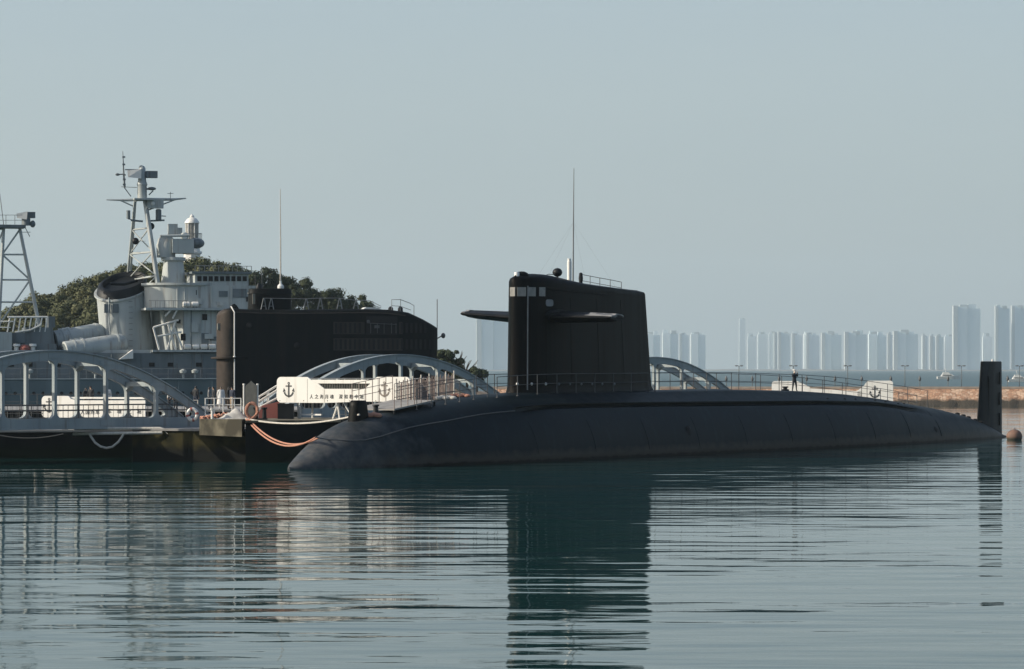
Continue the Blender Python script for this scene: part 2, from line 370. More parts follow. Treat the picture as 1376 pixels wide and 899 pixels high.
# causeway land end with shrubs (behind the gangways)
mb = MB(); rings = []
for px, zt in [(560,3.2),(590,4.0),(615,3.6),(640,3.0),(665,2.6),(700,2.4)]:
    x = XD(px, 420); rings.append([(x,408,-.5),(x,411,zt*.7),(x,415,zt),(x,440,zt),(x,446,-.5)])
mb.loft(rings)
tag(mb.build('causeway_ground', mat('causeway_earth', (.20,.15,.11), (.13,.10,.07), .95, noise=.6), sharp=60), kind='structure')
for px, py, wd, lb, dn, bare in [(596,468,3.6,'dense dark shrub beside the stern of the old submarine sail',1.4,False),
                        (606,478,3.4,'low dark shrub right behind the arch of the centre footbridge',1.4,False),
                        (618,466,1.9,'thin spiky tree poking above the shrubs at the causeway end',.5,True),
                        (627,484,3.2,'ragged half bare tree at the causeway end',.6,True),
                        (640,494,3.0,'round dark bush nearest the black submarine sail',1.4,False)]:
    tree(px, py, 418, wd, lb, 'shrubs at the causeway end', ground=3.0, dens=dn, bare=bare)

# stone breakwater
def stone_mat():
    m = bpy.data.materials.new('breakwater_stone'); m.use_nodes = True; t = m.node_tree; N = t.nodes; L = t.links
    b = N['Principled BSDF']; b.inputs['Roughness'].default_value = .9
    tc = N.new('ShaderNodeTexCoord'); vo = N.new('ShaderNodeTexVoronoi'); vo.inputs['Scale'].default_value = 1.7
    L.new(tc.outputs['Object'], vo.inputs['Vector'])
    rp = N.new('ShaderNodeValToRGB'); e = rp.color_ramp.elements
    e[0].color = (.36,.20,.12,1); e[1].color = (.62,.45,.32,1); e.new(.5).color = (.50,.30,.19,1)
    sp = N.new('ShaderNodeSeparateColor'); L.new(vo.outputs['Color'], sp.inputs[0]); L.new(sp.outputs[0], rp.inputs[0])
    v2 = N.new('ShaderNodeTexVoronoi'); v2.feature = 'DISTANCE_TO_EDGE'; v2.inputs['Scale'].default_value = 1.7; L.new(tc.outputs['Object'], v2.inputs['Vector'])
    r2 = N.new('ShaderNodeMapRange'); r2.inputs[1].default_value = 0; r2.inputs[2].default_value = .09; r2.inputs[3].default_value = .6; L.new(v2.outputs['Distance'], r2.inputs[0])
    mx = N.new('ShaderNodeMix'); mx.data_type = 'RGBA'; mx.blend_type = 'MULTIPLY'; mx.inputs[0].default_value = 1
    L.new(rp.outputs[0], mx.inputs[6]); L.new(r2.outputs[0], mx.inputs[7])
    s2 = N.new('ShaderNodeSeparateXYZ'); L.new(tc.outputs['Object'], s2.inputs[0])
    nz = N.new('ShaderNodeTexNoise'); nz.inputs['Scale'].default_value = .7; L.new(tc.outputs['Object'], nz.inputs['Vector'])
    ma = N.new('ShaderNodeMath'); ma.operation = 'MULTIPLY_ADD'; ma.inputs[1].default_value = .9; L.new(nz.outputs[0], ma.inputs[0]); L.new(s2.outputs[2], ma.inputs[2])
    mr = N.new('ShaderNodeMapRange'); mr.inputs[1].default_value = 1.25; mr.inputs[2].default_value = 1.7; L.new(ma.outputs[0], mr.inputs[0])
    m2 = N.new('ShaderNodeMix'); m2.data_type = 'RGBA'; m2.inputs[6].default_value = (.055,.045,.032,1)
    L.new(mr.outputs[0], m2.inputs[0]); L.new(mx.outputs[2], m2.inputs[7]); L.new(m2.outputs[2], b.inputs['Base Color'])
    bp = N.new('ShaderNodeBump'); bp.inputs['Distance'].default_value = .12; L.new(r2.outputs[0], bp.inputs['Height']); L.new(bp.outputs[0], b.inputs['Normal'])
    return m
BD = 520.0
br = thing('breakwater', 'long orange stone breakwater with dark tide line behind the black submarine', 'breakwater', (XD(1000,BD), BD, 0))
x0, x1 = XD(655, BD), XD(1520, BD)
mb = MB(); rings = []
for i in range(140):
    x = x0 + (x1 - x0) * i / 139; j = lambda a: RNG.uniform(-a, a)
    rings.append([(x, BD-3.0+j(.3), -.6), (x, BD-1.8+j(.3), .5+j(.12)), (x, BD-.9+j(.3), 1.2+j(.12)), (x, BD+.3+j(.25), 2.0+j(.12)), (x, BD+1.5, 2.75), (x, BD+6, 2.75), (x, BD+9, -.6)])
mb.loft(rings); mb.build('stone_facing', stone_mat(), br, sharp=50)
mb = MB(); mb.ab(x0, x1, BD+1.4, BD+2.0, 2.753, 3.12); mb.build('parapet', mat('parapet_stone', (.50,.42,.33), (.40,.32,.25), .85, noise=.8), br)
# lamps on it
lampA = None
for i, (px, lb) in enumerate([(993,'twin armed lamp post on the breakwater, nearest the black sail'),(1066,'twin armed lamp post on the breakwater, right behind the standing person'),
                 (1139,'twin armed lamp post on the breakwater, left of the small anchor board'),(1216,'twin armed lamp post on the breakwater, just right of the small anchor board'),
                 (1292,'twin armed lamp post on the breakwater, just left of the tall rudder'),(1370,'twin armed lamp post on the breakwater, right of the tall rudder')]):
    loc = Vector((XD(px, BD+3), BD+3, 2.75))
    if lampA is None:
        lampA = thing('lamp_post', lb, 'lamp post', loc, 'twin armed lamp posts along the breakwater')
        zt = ZD(491.5, BD+3)
        mb = MB(); mb.tube([loc, loc + Vector((0,0,.5)), Vector((loc.x, loc.y, zt))], [.10,.07,.05], 8); mb.build('pole', M_lampm, lampA)
        mb = MB(); mb.bar((loc.x-.45,loc.y,zt-.03),(loc.x+.45,loc.y,zt-.03),.035,6); mb.build('arm', M_lampm, lampA)
        for s in (-1, 1):
            mb = MB(); mb.ell((loc.x+s*.42, loc.y, zt), (.30,.16,.10)); mb.build('lamp_head', M_lampm, lampA)
    else: dup(lampA, loc, lb)
bolA = None
near = {938:'beside the black sail',976:'left of the second lamp post from the sail',1011:'between the sail and the standing person',1047:'just left of the standing person',1084:'just right of the standing person',
        1122:'left of the third twin lamp post',1158:'on the left edge of the small anchor board',1197:'on the right edge of the small anchor board',1236:'midway between the anchor board and the rudder',
        1274:'left of the tall rudder by a twin lamp',1354:'right of the tall rudder'}
for px, d in near.items():
    loc = Vector((XD(px, BD+2.6), BD+2.6, 2.75))
    if bolA is None:
        bolA = thing('bollard_lamp', 'small dark bollard lamp on the breakwater, ' + d, 'lamp', loc, 'small dark lamps along the breakwater')
        mb = MB(); mb.bar(loc, loc + Vector((0,0,1.3)), .06, 8); mb.build('pole', M_lampm, bolA)
        mb = MB(); mb.lathe([(.05,1.25),(.20,1.4),(.22,1.75),(.12,1.95),(.02,2.2)], loc, 10); mb.build('lamp_head', M_dkrail, bolA)
    else: dup(bolA, loc, 'small dark bollard lamp on the breakwater, ' + d)

# ------------------------------------------------------------------ far shore towers
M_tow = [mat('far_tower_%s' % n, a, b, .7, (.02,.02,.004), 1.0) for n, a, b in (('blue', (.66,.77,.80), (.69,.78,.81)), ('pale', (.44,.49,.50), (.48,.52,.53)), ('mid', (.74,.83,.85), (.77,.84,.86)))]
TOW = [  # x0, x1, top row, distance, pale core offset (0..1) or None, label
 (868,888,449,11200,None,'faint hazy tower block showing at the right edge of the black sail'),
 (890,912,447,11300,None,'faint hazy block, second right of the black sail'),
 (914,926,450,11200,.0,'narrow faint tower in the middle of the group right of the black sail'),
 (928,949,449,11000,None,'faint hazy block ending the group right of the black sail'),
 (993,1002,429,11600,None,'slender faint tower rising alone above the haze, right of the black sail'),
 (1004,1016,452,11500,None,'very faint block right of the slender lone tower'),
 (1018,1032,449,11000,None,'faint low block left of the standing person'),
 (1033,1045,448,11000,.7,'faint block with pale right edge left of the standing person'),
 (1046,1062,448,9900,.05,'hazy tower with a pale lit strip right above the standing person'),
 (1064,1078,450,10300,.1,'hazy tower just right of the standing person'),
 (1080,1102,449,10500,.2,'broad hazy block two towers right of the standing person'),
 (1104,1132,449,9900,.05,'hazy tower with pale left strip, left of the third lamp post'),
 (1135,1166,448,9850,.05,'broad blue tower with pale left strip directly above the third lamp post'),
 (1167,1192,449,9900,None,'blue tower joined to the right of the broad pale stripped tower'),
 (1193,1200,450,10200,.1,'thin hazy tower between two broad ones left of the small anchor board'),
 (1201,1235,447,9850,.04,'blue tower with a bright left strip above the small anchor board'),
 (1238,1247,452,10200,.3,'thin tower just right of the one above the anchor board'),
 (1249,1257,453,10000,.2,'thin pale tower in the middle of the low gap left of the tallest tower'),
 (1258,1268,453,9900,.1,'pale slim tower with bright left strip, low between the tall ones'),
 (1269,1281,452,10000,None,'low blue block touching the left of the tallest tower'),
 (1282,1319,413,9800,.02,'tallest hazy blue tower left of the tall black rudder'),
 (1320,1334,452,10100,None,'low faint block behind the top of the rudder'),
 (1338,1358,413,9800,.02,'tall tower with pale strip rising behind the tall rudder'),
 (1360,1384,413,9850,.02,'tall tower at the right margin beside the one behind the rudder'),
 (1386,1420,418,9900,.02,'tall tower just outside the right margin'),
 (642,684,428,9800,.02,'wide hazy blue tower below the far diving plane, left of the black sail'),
]
for i, (a, b, tp, D, lit_strip, lb) in enumerate(TOW):
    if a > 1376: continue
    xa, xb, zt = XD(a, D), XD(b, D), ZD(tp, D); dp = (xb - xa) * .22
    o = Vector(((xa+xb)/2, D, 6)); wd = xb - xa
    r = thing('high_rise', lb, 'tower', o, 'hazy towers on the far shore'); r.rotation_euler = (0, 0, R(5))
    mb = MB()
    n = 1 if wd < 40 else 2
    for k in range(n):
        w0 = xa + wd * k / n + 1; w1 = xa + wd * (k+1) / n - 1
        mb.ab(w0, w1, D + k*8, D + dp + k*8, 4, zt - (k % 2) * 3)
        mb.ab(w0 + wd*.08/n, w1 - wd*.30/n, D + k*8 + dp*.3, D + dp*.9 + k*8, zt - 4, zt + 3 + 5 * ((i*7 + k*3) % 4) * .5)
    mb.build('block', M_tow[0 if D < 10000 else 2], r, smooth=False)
    if lit_strip is not None:
        mb = MB(); cw = max(wd * .16, 9); cx = xa + wd * lit_strip
        mb.ab(cx - cw*.4, cx + cw*.6, D - 5, D + dp*.6, 4, zt + 5); mb.build('sunlit_strip', M_tow[1], r, smooth=False)  # added pale strip, coloured to stand for the sunlit edge of the tower
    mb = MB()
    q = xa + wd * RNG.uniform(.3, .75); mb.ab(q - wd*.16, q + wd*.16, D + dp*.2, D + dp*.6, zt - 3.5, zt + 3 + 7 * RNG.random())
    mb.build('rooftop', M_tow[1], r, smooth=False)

def yacht(px, D, ln, label):
    o = Vector((XD(px, D), D, 0)); r = thing('motor_yacht', label, 'boat', o, 'white boats on the open water')
    mb = MB(); rings = []
    for i in range(12):
        s = i/11; x = (s - .5) * ln; wd = ln*.13 * (1 - max(0, (s-.55)/.45)**2) + .02
        rings.append([o + Vector((x, -wd, ln*.10 + ln*.05*s)), o + Vector((x, -wd*.8, 0)), o + Vector((x, 0, -.4)), o + Vector((x, wd*.8, 0)), o + Vector((x, wd, ln*.10 + ln*.05*s))])
    mb.loft(rings); mb.build('hull', M_white, r)
    mb = MB()
    mb.prism([(-.36*ln,.10*ln),(.20*ln,.10*ln),(.08*ln,.20*ln),(-.30*ln,.20*ln)], o - Vector((0,ln*.08,0)), (1,0,0), (0,0,1), (0,ln*.16,0))
    mb.prism([(-.28*ln,.20*ln),(.02*ln,.20*ln),(-.05*ln,.28*ln),(-.26*ln,.28*ln)], o - Vector((0,ln*.06,0)), (1,0,0), (0,0,1), (0,ln*.12,0))
    mb.build('cabin', M_white, r)
    mb = MB(); mb.ab(o.x - ln*.27, o.x + ln*.07, D - ln*.085, D - ln*.079, ln*.135, ln*.17); mb.build('window', M_ink, r, smooth=False)
    mb = MB(); mb.bar(o + Vector((-.15*ln,0,.28*ln)), o + Vector((-.18*ln,0,.45*ln)), .05*ln/6, 6); mb.build('mast', M_white, r)
yacht(1276, 1900, 15, 'small white motor yacht far off, left of the tall rudder')
yacht(1372, 1500, 12, 'white boat partly seen at the right margin beyond the breakwater')

# ------------------------------------------------------------------ the big black submarine
UX, UY = .53, .848
_l = math.hypot(UX, UY); UX /= _l; UY /= _l
NX, NY = UY, -UX                                   # towards the camera side
D0 = F * CAMH / (622.0 - HY); NEARP = (XD(700, D0), D0)
A = Vector((NEARP[0] - 4.6*NX, NEARP[1] - 4.6*NY, 0))
def sub_s(px, t=0.0):
    c = (px - CX) / F
    return (c * (A.y + t*NY) - A.x - t*NX) / (UX - c*UY)
def sub_D(px, t=0.0): return A.y + sub_s(px, t)*UY + t*NY
def sub_z(px, py, t=0.0): return ZD(py, sub_D(px, t))
def sub_w(s, t, z): return Vector((A.x + s*UX + t*NX, A.y + s*UY + t*NY, z))
SUB = thing('submarine', 'long black submarine with tall sail and diving planes moored across the harbour', 'submarine', A, rotz=math.atan2(UY, UX), local=True)
L3 = lambda s, t, z: Vector((s, -t, z))            # local frame of the submarine: x aft, y away from the camera side
TOPL = [(391,627.5),(402,618.5),(414,607.5),(427,596),(440,585.5),(455,575),(470,566.5),(490,559.5),(515,553),(545,547),(575,541),(605,536),(640,531),(690,527.5),(740,526),(870,524),(950,522.5),(1060,525),(1110,528.5),(1150,533.5),(1200,540.5),(1250,549),(1290,559),(1320,570.5),(1338,581),(1345,586)]
top_s = sorted((sub_s(px), sub_z(px, py)) for px, py in TOPL)
LEDGE = [(560,571),(600,563),(640,556),(700,550),(780,547.5),(870,546),(1000,544.5),(1100,543.5),(1180,545),(1230,551)]
led_s = sorted((sub_s(px, 3.4), sub_z(px, py, 3.4)) for px, py in LEDGE)
SB = sub_s(388.5); SE = sub_s(1346)
def sub_half(s):
    d = (s - SB) / 25.0
    w = 4.6
    if d < 1: w = 4.6 * max(1 - (1 - max(d, 0))**2.2, 0)**.72
    if s > 48: w = min(w, .55 + 4.05 * (1 - ((s - 48) / (SE - 48))**1.9))
    return max(w, .05)
def sub_top(s): return max(smooth_list(top_s, s, 1.2), .12) if s > SB + .6 else max(.1, lerp_list(top_s, s))
def casing(s):
    f = min(max((s - sub_s(590)) / 9.0, 0), 1); g = min(max((sub_s(1225) - s) / 10.0, 0), 1)
    return f*f*(3-2*f) * g*g*(3-2*g)
NP = 26
def sub_section(s):
    w, zt, c = sub_half(s), sub_top(s), casing(s)
    zl = min(max(lerp_list(led_s, s), .3), zt * .86)
    e = []
    for k in range(NP):                              # plain rounded section
        ph = math.pi/2 * (1 - k / (NP - 7)) if k <= NP - 7 else -math.pi/2 * (k - (NP-7)) / 6
        if k <= NP - 7: e.append((w * abs(math.cos(ph))**.92, zt * math.sin(ph)**(1/1.05) if math.sin(ph) > 0 else 0))
        else: e.append((w * math.cos(ph), -1.6 * abs(math.sin(ph))))
    f = []
    keys = [(0, zt), (.18*w, zt-.02), (.36*w, zt-.07), (.41*w, zt-.13), (.45*w, zt-.26), (.55*w, zt - .26 - (zt-.26-zl-.36)*.40), (.67*w, zl+.36), (.70*w, zl+.30), (.70*w, zl+.25), (.62*w, zl+.22), (.61*w, zl+.02), (.71*w, zl-.01), (.75*w, zl-.06)]
    for k in range(NP):
        if k < len(keys): f.append(keys[k])
        elif k <= NP - 7:
            q = (k - len(keys) + 1) / (NP - 7 - len(keys) + 1); a = math.acos(.75) * (1 - q)
            f.append((w * math.cos(a), (zl-.06) * math.sin(a) / math.sin(math.acos(.75))))
        else: f.append(e[k])
    return [(a[0]*(1-c) + b[0]*c, a[1]*(1-c) + b[1]*c) for a, b in zip(e, f)]
def hull_loft(s0, s1, n, pw=1.0):
    rings = []
    for i in range(n + 1):
        s = s0 + (s1 - s0) * (i/n)**pw
        h = sub_section(s)
        rings.append([L3(s, t, z) for t, z in h] + [L3(s, -t, z) for t, z in reversed(h[1:-1])])
    return rings
rings = hull_loft(SB, sub_s(520), 56, 1.6) + hull_loft(sub_s(520), SE, 150)[1:]
mb = MB(); mb.loft(rings); hull = mb.build('hull', M_hull, SUB, sharp=38)
def lit_wear_bow(m):
    # paint scuffed pale and rusty towards the stem: real wear, its tones raised to imitate the sunlit bow
    N = m.node_tree.nodes; L = m.node_tree.links; b = N['Principled BSDF']; src = b.inputs['Base Color'].links[0].from_socket
    tc = N.new('ShaderNodeTexCoord'); sp_ = N.new('ShaderNodeSeparateXYZ'); L.new(tc.outputs['Object'], sp_.inputs[0])
    nz = N.new('ShaderNodeTexNoise'); nz.inputs['Scale'].default_value = .8; nz.inputs['Detail'].default_value = 8; nz.inputs['Roughness'].default_value = .65; L.new(tc.outputs['Object'], nz.inputs['Vector'])
    ma = N.new('ShaderNodeMath'); ma.operation = 'MULTIPLY_ADD'; ma.inputs[1].default_value = 14; L.new(nz.outputs[0], ma.inputs[0]); L.new(sp_.outputs[0], ma.inputs[2])
    mr = N.new('ShaderNodeMapRange'); mr.inputs[1].default_value = SB + 9; mr.inputs[2].default_value = SB + 17; mr.inputs[3].default_value = 1; mr.inputs[4].default_value = 0; L.new(ma.outputs[0], mr.inputs[0])
    n2 = N.new('ShaderNodeTexNoise'); n2.inputs['Scale'].default_value = 2.2; n2.inputs['Detail'].default_value = 6; L.new(tc.outputs['Object'], n2.inputs['Vector'])
    rp = N.new('ShaderNodeValToRGB'); e = rp.color_ramp.elements; e[0].position = .35; e[0].color = (.045,.052,.058,1); e[1].position = .85; e[1].color = (.105,.10,.095,1)
    L.new(n2.outputs[0], rp.inputs[0])
    mx = N.new('ShaderNodeMix'); mx.data_type = 'RGBA'; L.new(mr.outputs[0], mx.inputs[0]); L.new(src, mx.inputs[6]); L.new(rp.outputs[0], mx.inputs[7]); L.new(mx.outputs[2], b.inputs['Base Color'])
lit_wear_bow(M_hull)
def sub_skin(s, z):
    """half width of the hull at height z."""
    h = sub_section(s); best = 0
    for (t0, z0), (t1, z1) in zip(h, h[1:]):
        if (z0 - z) * (z1 - z) <= 0 and z0 != z1: best = max(best, t0 + (t1 - t0) * (z - z0) / (z1 - z0))
    return best
# weld seams, a draught recess and streaky drain openings along the near flank
for px, zc, hgt in ((928, 1.6, .75), (1272, 1.0, .5)):
    s = sub_s(px, 4.5); t = sub_skin(s, zc)
    mb = MB(); mb.ell(L3(s, t - .05, zc), (.38, .14, hgt*.6)); mb.build('flank_opening', M_slot, SUB)
for px in (1108,1132,1147,1177,1192,1212,1230):
    s = sub_s(px, 2.6); zc = lerp_list(led_s, s) + .45; t = sub_skin(s, zc)
    mb = MB(); mb.ell(L3(s, t - .03, zc), (.22, .08, .09), 10, 6); mb.build('casing_vent', M_slot, SUB)
for px in (1282, 1290, 1297, 1306, 1314):
    s = sub_s(px); mb = MB(); mb.lathe([(.22,0),(.22,.14),(.10,.22)], L3(s, .3, sub_top(s) - .05), 10); mb.build('cleat', M_rudder, SUB)
mb = MB()
for k in range(11):
    s = sub_s(560) + 7.2 * k
    pts = []
    for z in [2.6, 2.2, 1.7, 1.2, .8, .5]:
        if z < sub_top(s): pts.append(L3(s + .12*(2.6-z), sub_skin(s, z) + .004, z))
    if len(pts) > 2: mb.tube(pts, .018, 5)
mb.build('weld_seam', M_hull, SUB)
# sail
s0, s1 = sub_s(687.5), sub_s(869)
SLn, STh = s1 - s0, 1.42
zt0, zt1 = sub_z(690, 375.5), sub_z(866, 394)
def foil(x):
    return STh * math.sqrt(max(1 - ((.24 - x)/.24)**2, 0)) if x < .24 else STh * (1 - .70*((x - .24)/.76)**1.8)
def lit_wear_nose(m, x0):  # brown weathering whose tone also stands in for sun on the leading edge
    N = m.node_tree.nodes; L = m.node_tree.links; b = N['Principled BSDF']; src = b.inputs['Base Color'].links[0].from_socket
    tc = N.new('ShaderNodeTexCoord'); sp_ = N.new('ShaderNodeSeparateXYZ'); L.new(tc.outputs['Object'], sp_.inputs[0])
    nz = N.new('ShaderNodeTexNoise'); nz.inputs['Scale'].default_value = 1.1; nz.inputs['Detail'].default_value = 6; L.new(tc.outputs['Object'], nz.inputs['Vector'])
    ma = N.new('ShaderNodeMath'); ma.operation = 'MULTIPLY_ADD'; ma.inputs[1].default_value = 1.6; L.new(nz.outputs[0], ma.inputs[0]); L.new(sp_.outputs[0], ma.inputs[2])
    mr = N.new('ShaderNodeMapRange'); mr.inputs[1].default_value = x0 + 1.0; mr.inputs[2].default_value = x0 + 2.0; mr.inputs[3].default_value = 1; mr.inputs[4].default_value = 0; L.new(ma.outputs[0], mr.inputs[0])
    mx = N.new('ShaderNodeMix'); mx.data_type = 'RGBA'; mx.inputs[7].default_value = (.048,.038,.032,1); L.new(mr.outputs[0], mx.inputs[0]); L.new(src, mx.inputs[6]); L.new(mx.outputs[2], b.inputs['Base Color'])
XS = [ (1 - math.cos(math.pi * k / 48)) / 2 for k in range(49)]
def sail_ring(f, inset=0.0, dz=0.0):
    ring = []
    fl = max(0, 1 - f / .11)**2
    for sgn, xs in ((1, XS), (-1, XS[-2:0:-1])):
        for x in xs:
            z = 4.15 + f * (zt0 + (zt1 - zt0) * x - 4.15) + dz * (.35 + .65 * math.exp(-((x - .16)/.20)**2))
            th = max(foil(x) * (1 - .05*f) - inset, .02) + fl*.22
            s = s0 + SLn * (.010*f + x * (1 - .062*f)) + (fl*.5 if x > .5 else -fl*.12) * abs(2*x - 1)
            if inset: s = s + (0.5 - x) * 2 * inset * .55
            ring.append(L3(s, sgn*th, z))
    return ring
mb = MB(); rings = [sail_ring(f) for f in (0,.02,.04,.06,.09,.13,.25,.4,.55,.7,.85,.955,.985)] + [sail_ring(1, .06, .10), sail_ring(1, .22, .26), sail_ring(1, .5, .42), sail_ring(1, .9, .50), sail_ring(1, 1.25, .52)]
mb.loft(rings); sail = mb.build('sail', M_sail, SUB, sharp=40)
def sail_pt(x, sgn, z, out=0.0):
    f = (z - 4.15) / (zt0 + (zt1 - zt0)*x - 4.15)
    return L3(s0 + SLn * (.010*f + x*(1 - .062*f)), sgn * (foil(x)*(1 - .05*f) + out), z)
def to_px(p):
    q = sub_w(p.x, -p.y, p.z); return CX + q.x / q.y * F, HY - (q.z - CAMH) / q.y * F
def sail_at(px, py):
    best = None
    for sgn in (1, -1):
        for k in range(1, 1200):
            x = (k/1200)**2
            if sgn < 0 and x > .05: break
            p = sail_pt(x, sgn, 9.0); e = abs(to_px(p)[0] - px)
            if best is None or e < best[0]: best = (e, x, sgn)
    _, x, sgn = best; D = sub_w(sail_pt(x, sgn, 9).x, -sail_pt(x, sgn, 9).y, 0).y
    z = ZD(py, D); p = sail_pt(x, sgn, z); d = .0008
    tg = (sail_pt(x + d, sgn, z) - sail_pt(max(x - d, 0), sgn, z)).normalized() * sgn
    nrm = Vector((tg.y, -tg.x, 0)).normalized()
    if nrm.y * sgn > 0: nrm = -nrm
    return p, tg, nrm
def plate(name, px, py, w, h, m, rounded=False, parent=SUB, th=.03):
    p, tg, nr = sail_at(px, py); mb = MB(); n = []
    if rounded:
        for k in range(16):
            a = 2*math.pi*k/16; n.append((w/2*math.copysign(abs(math.cos(a))**.5, math.cos(a)), h/2*math.copysign(abs(math.sin(a))**.5, math.sin(a))))
    else: n = [(-w/2,-h/2),(w/2,-h/2),(w/2,h/2),(-w/2,h/2)]
    mb.prism(n, p - nr*.05, tg, Vector((0,0,1)), nr*(.05+th)); return mb.build(name, m, parent, sharp=30)
for px, w in ((688.3,.42),(700.5,.62),(714.5,.62),(728.5,.58)):
    plate('window', px, 392, w, .60, M_glass)
plate('hatch_cover', 738.5, 407, .78, .46, M_steel, True)
for k, px in enumerate((696,714.5,733,750,764,779,793,806,822)):
    mb = MB(); p, tg, nr = sail_at(px, 516); mb.ell(p, (.10,.10,.10), 8, 6); mb.build('navigation_light' if k < 3 else 'drain_port', M_white if k < 3 else M_steel, SUB)
p0, tg, nr = sail_at(708.5, 384); p1, _, _ = sail_at(708.5, 524)
mb = MB(); mb.tube([p0 + nr*.05, p1 + nr*.06], .045, 6); mb.build('ladder_rail', M_steel, SUB)
mb = MB(); mb.tube([sail_pt(x, 1, zt0 + (zt1-zt0)*x - .55, .012) for x in (.02,.06,.12,.2,.3,.4,.5,.6)], .03, 5)
mb.tube([sail_pt(x, 1, 5.05, .03) for x in (.003,.02,.08,.2,.4,.6,.8,.95)], .02, 5); mb.build('trim_strip', M_sail, SUB)
for x in (.13, .30, .52, .74):
    mb = MB(); mb.tube([sail_pt(x, 1, z, .003) for z in (5.3, 7, 9, zt1 - .6)], .014, 5); mb.build('plate_seam', M_sail, SUB)
# bridge fairing, lamps and masts on top of the sail
zc = zt0 + .35
def on_top(px, py_base, t=0.0): return L3(sub_s(px, t), t, sub_z(px, py_base, t))
mb = MB(); q = on_top(701, 371); mb.ell(q, (.45,.55,.32), 14, 8); mb.build('bridge_fairing', M_sail, SUB)
mb = MB(); q = on_top(694.5, 369); mb.lathe([(.16,-.5),(.18,.1),(.16,.16)], q, 12); mb.build('search_lamp', M_white, SUB)
mb = MB(); q = on_top(749, 369); mb.bar(q - Vector((0,0,.5)), q, .07, 8); mb.ell(q + Vector((0,0,.15)), (.34,.34,.30), 12, 8); mb.build('antenna_dome', M_soot, SUB)
mb = MB(); q = on_top(765, 374); mb.lathe([(.15,-.4),(.15,1.15),(.12,1.17),(.12,1.35)], q, 12); mb.build('periscope_mast', M_white, SUB)
mb = MB(); q = on_top(770, 373); zt = sub_z(770.8, 226); mb.tube([q - Vector((0,0,.4)), Vector((q.x + .05, q.y, q.z + 3.5)), Vector((q.x+.12, q.y, zt))], [.055,.045,.022], 6)
wh = mb.build('whip_antenna', M_steel, SUB)
mb = MB()
for px, py in ((722,372),(737,371),(786,374),(826,384)):
    mb.bar(Vector((q.x+.05, q.y, zt - 3.7)), on_top(px, py), .0035, 4)
mb.build('guy_wire', M_steel, wh)
mb = MB(); q = on_top(780.5, 376); mb.lathe([(.1,-.4),(.16,.1),(.12,.45),(.04,.5)], q, 10); mb.build('signal_lamp', M_soot, SUB)
mb = MB()
tops = [(780,368.5),(793,371),(806,373.5),(820,376),(835,379)]
up = []
for px, py in tops:
    b_, t_ = on_top(px, py + 11), on_top(px, py); mb.bar(b_, t_, .022, 6); up.append(t_)
mb.tube(up, .022, 6); mb.tube([p - Vector((0,0,.42)) for p in up], .018, 6)
mb.build('sail_top_railing', M_dkrail, SUB); mb = MB()
up2 = [on_top(px, py) for px, py in ((727,372.5),(737,368.5),(746,369))]; mb.tube(up2, .025, 6); mb.build('grab_rail', M_dkrail, SUB)
# diving planes on the sail
sp = sub_s(727); 
for sgn, tip in ((1, 5.9), (-1, 5.9)):
    mb = MB(); rings = []
    for k in range(9):
        q = k/8; t = sgn * (.9 + (tip - .9) * q); ch = 3.0 - 1.0*q; th = .42 - .15*q; zc = 9.52 - .12*q if sgn > 0 else 9.42 + .36*q
        x0 = sp - ch*.45
        if k == 8: ch *= .93; th *= .8
        rings.append([L3(x0 + ch*(.5 - .5*math.cos(a)), t, zc + th*math.sin(a)*(1.0 if math.cos(a) < .3 else .7)) for a in [2*math.pi*j/20 for j in range(20)]])
    mb.loft(rings); pl_ = mb.build('diving_plane', M_plane, SUB, sharp=45)
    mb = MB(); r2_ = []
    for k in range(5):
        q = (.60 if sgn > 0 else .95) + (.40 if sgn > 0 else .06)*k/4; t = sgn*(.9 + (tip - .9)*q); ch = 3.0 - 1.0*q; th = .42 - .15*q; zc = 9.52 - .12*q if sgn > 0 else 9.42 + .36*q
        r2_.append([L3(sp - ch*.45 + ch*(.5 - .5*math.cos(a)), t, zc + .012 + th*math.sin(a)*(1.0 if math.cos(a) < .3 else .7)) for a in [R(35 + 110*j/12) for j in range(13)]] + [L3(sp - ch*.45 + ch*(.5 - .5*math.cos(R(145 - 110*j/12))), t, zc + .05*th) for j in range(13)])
    mb.loft(r2_); mb.build('worn_glint_tip', M_tip, pl_, sharp=40)  # pale skin painting the glint along the outboard top
    mb = MB(); mb.ell(L3(sp, sgn*1.36, 9.60), (1.75, .16, .42), 18, 10); mb.build('plane_fairing', M_sail, SUB)
# rudder
sr = sub_s(1330.5); zr = sub_z(1331, 485.5)
mb = MB(); rings = []
for z, ch, th, off in ((-.4,5.5,.46,-.25),(1.2,5.25,.44,-.15),(3,4.95,.40,0),(5,4.65,.36,.14),(zr-.06,4.4,.33,.24),(zr,4.2,.27,.24)):
    rings.append([L3(sr + off + ch*(-.5*math.cos(a)), th*math.sin(a)*(1 if math.cos(a) > -.2 else .8), z) for a in [2*math.pi*j/28 for j in range(28)]])
mb.loft(rings); rud = mb.build('rudder', M_rudder, SUB, sharp=40)
mb = MB(); mb.lathe([(.10,0),(.10,.14),(.05,.2)], L3(sr + .5, 0, zr - .01), 10); mb.build('stern_light', M_white, rud)
for z in (1.6, 3.4, 5.2):
    mb = MB(); mb.box(L3(sr + 1.3, .34, z), (.08,.10,1.1)); mb.build('hinge_plate', M_rudder, rud)
mb = MB(); mb.box(L3(sr - 1.1, .36, 3.2), (.05,.08,4.4)); mb.build('stiffener', M_rudder, rud)
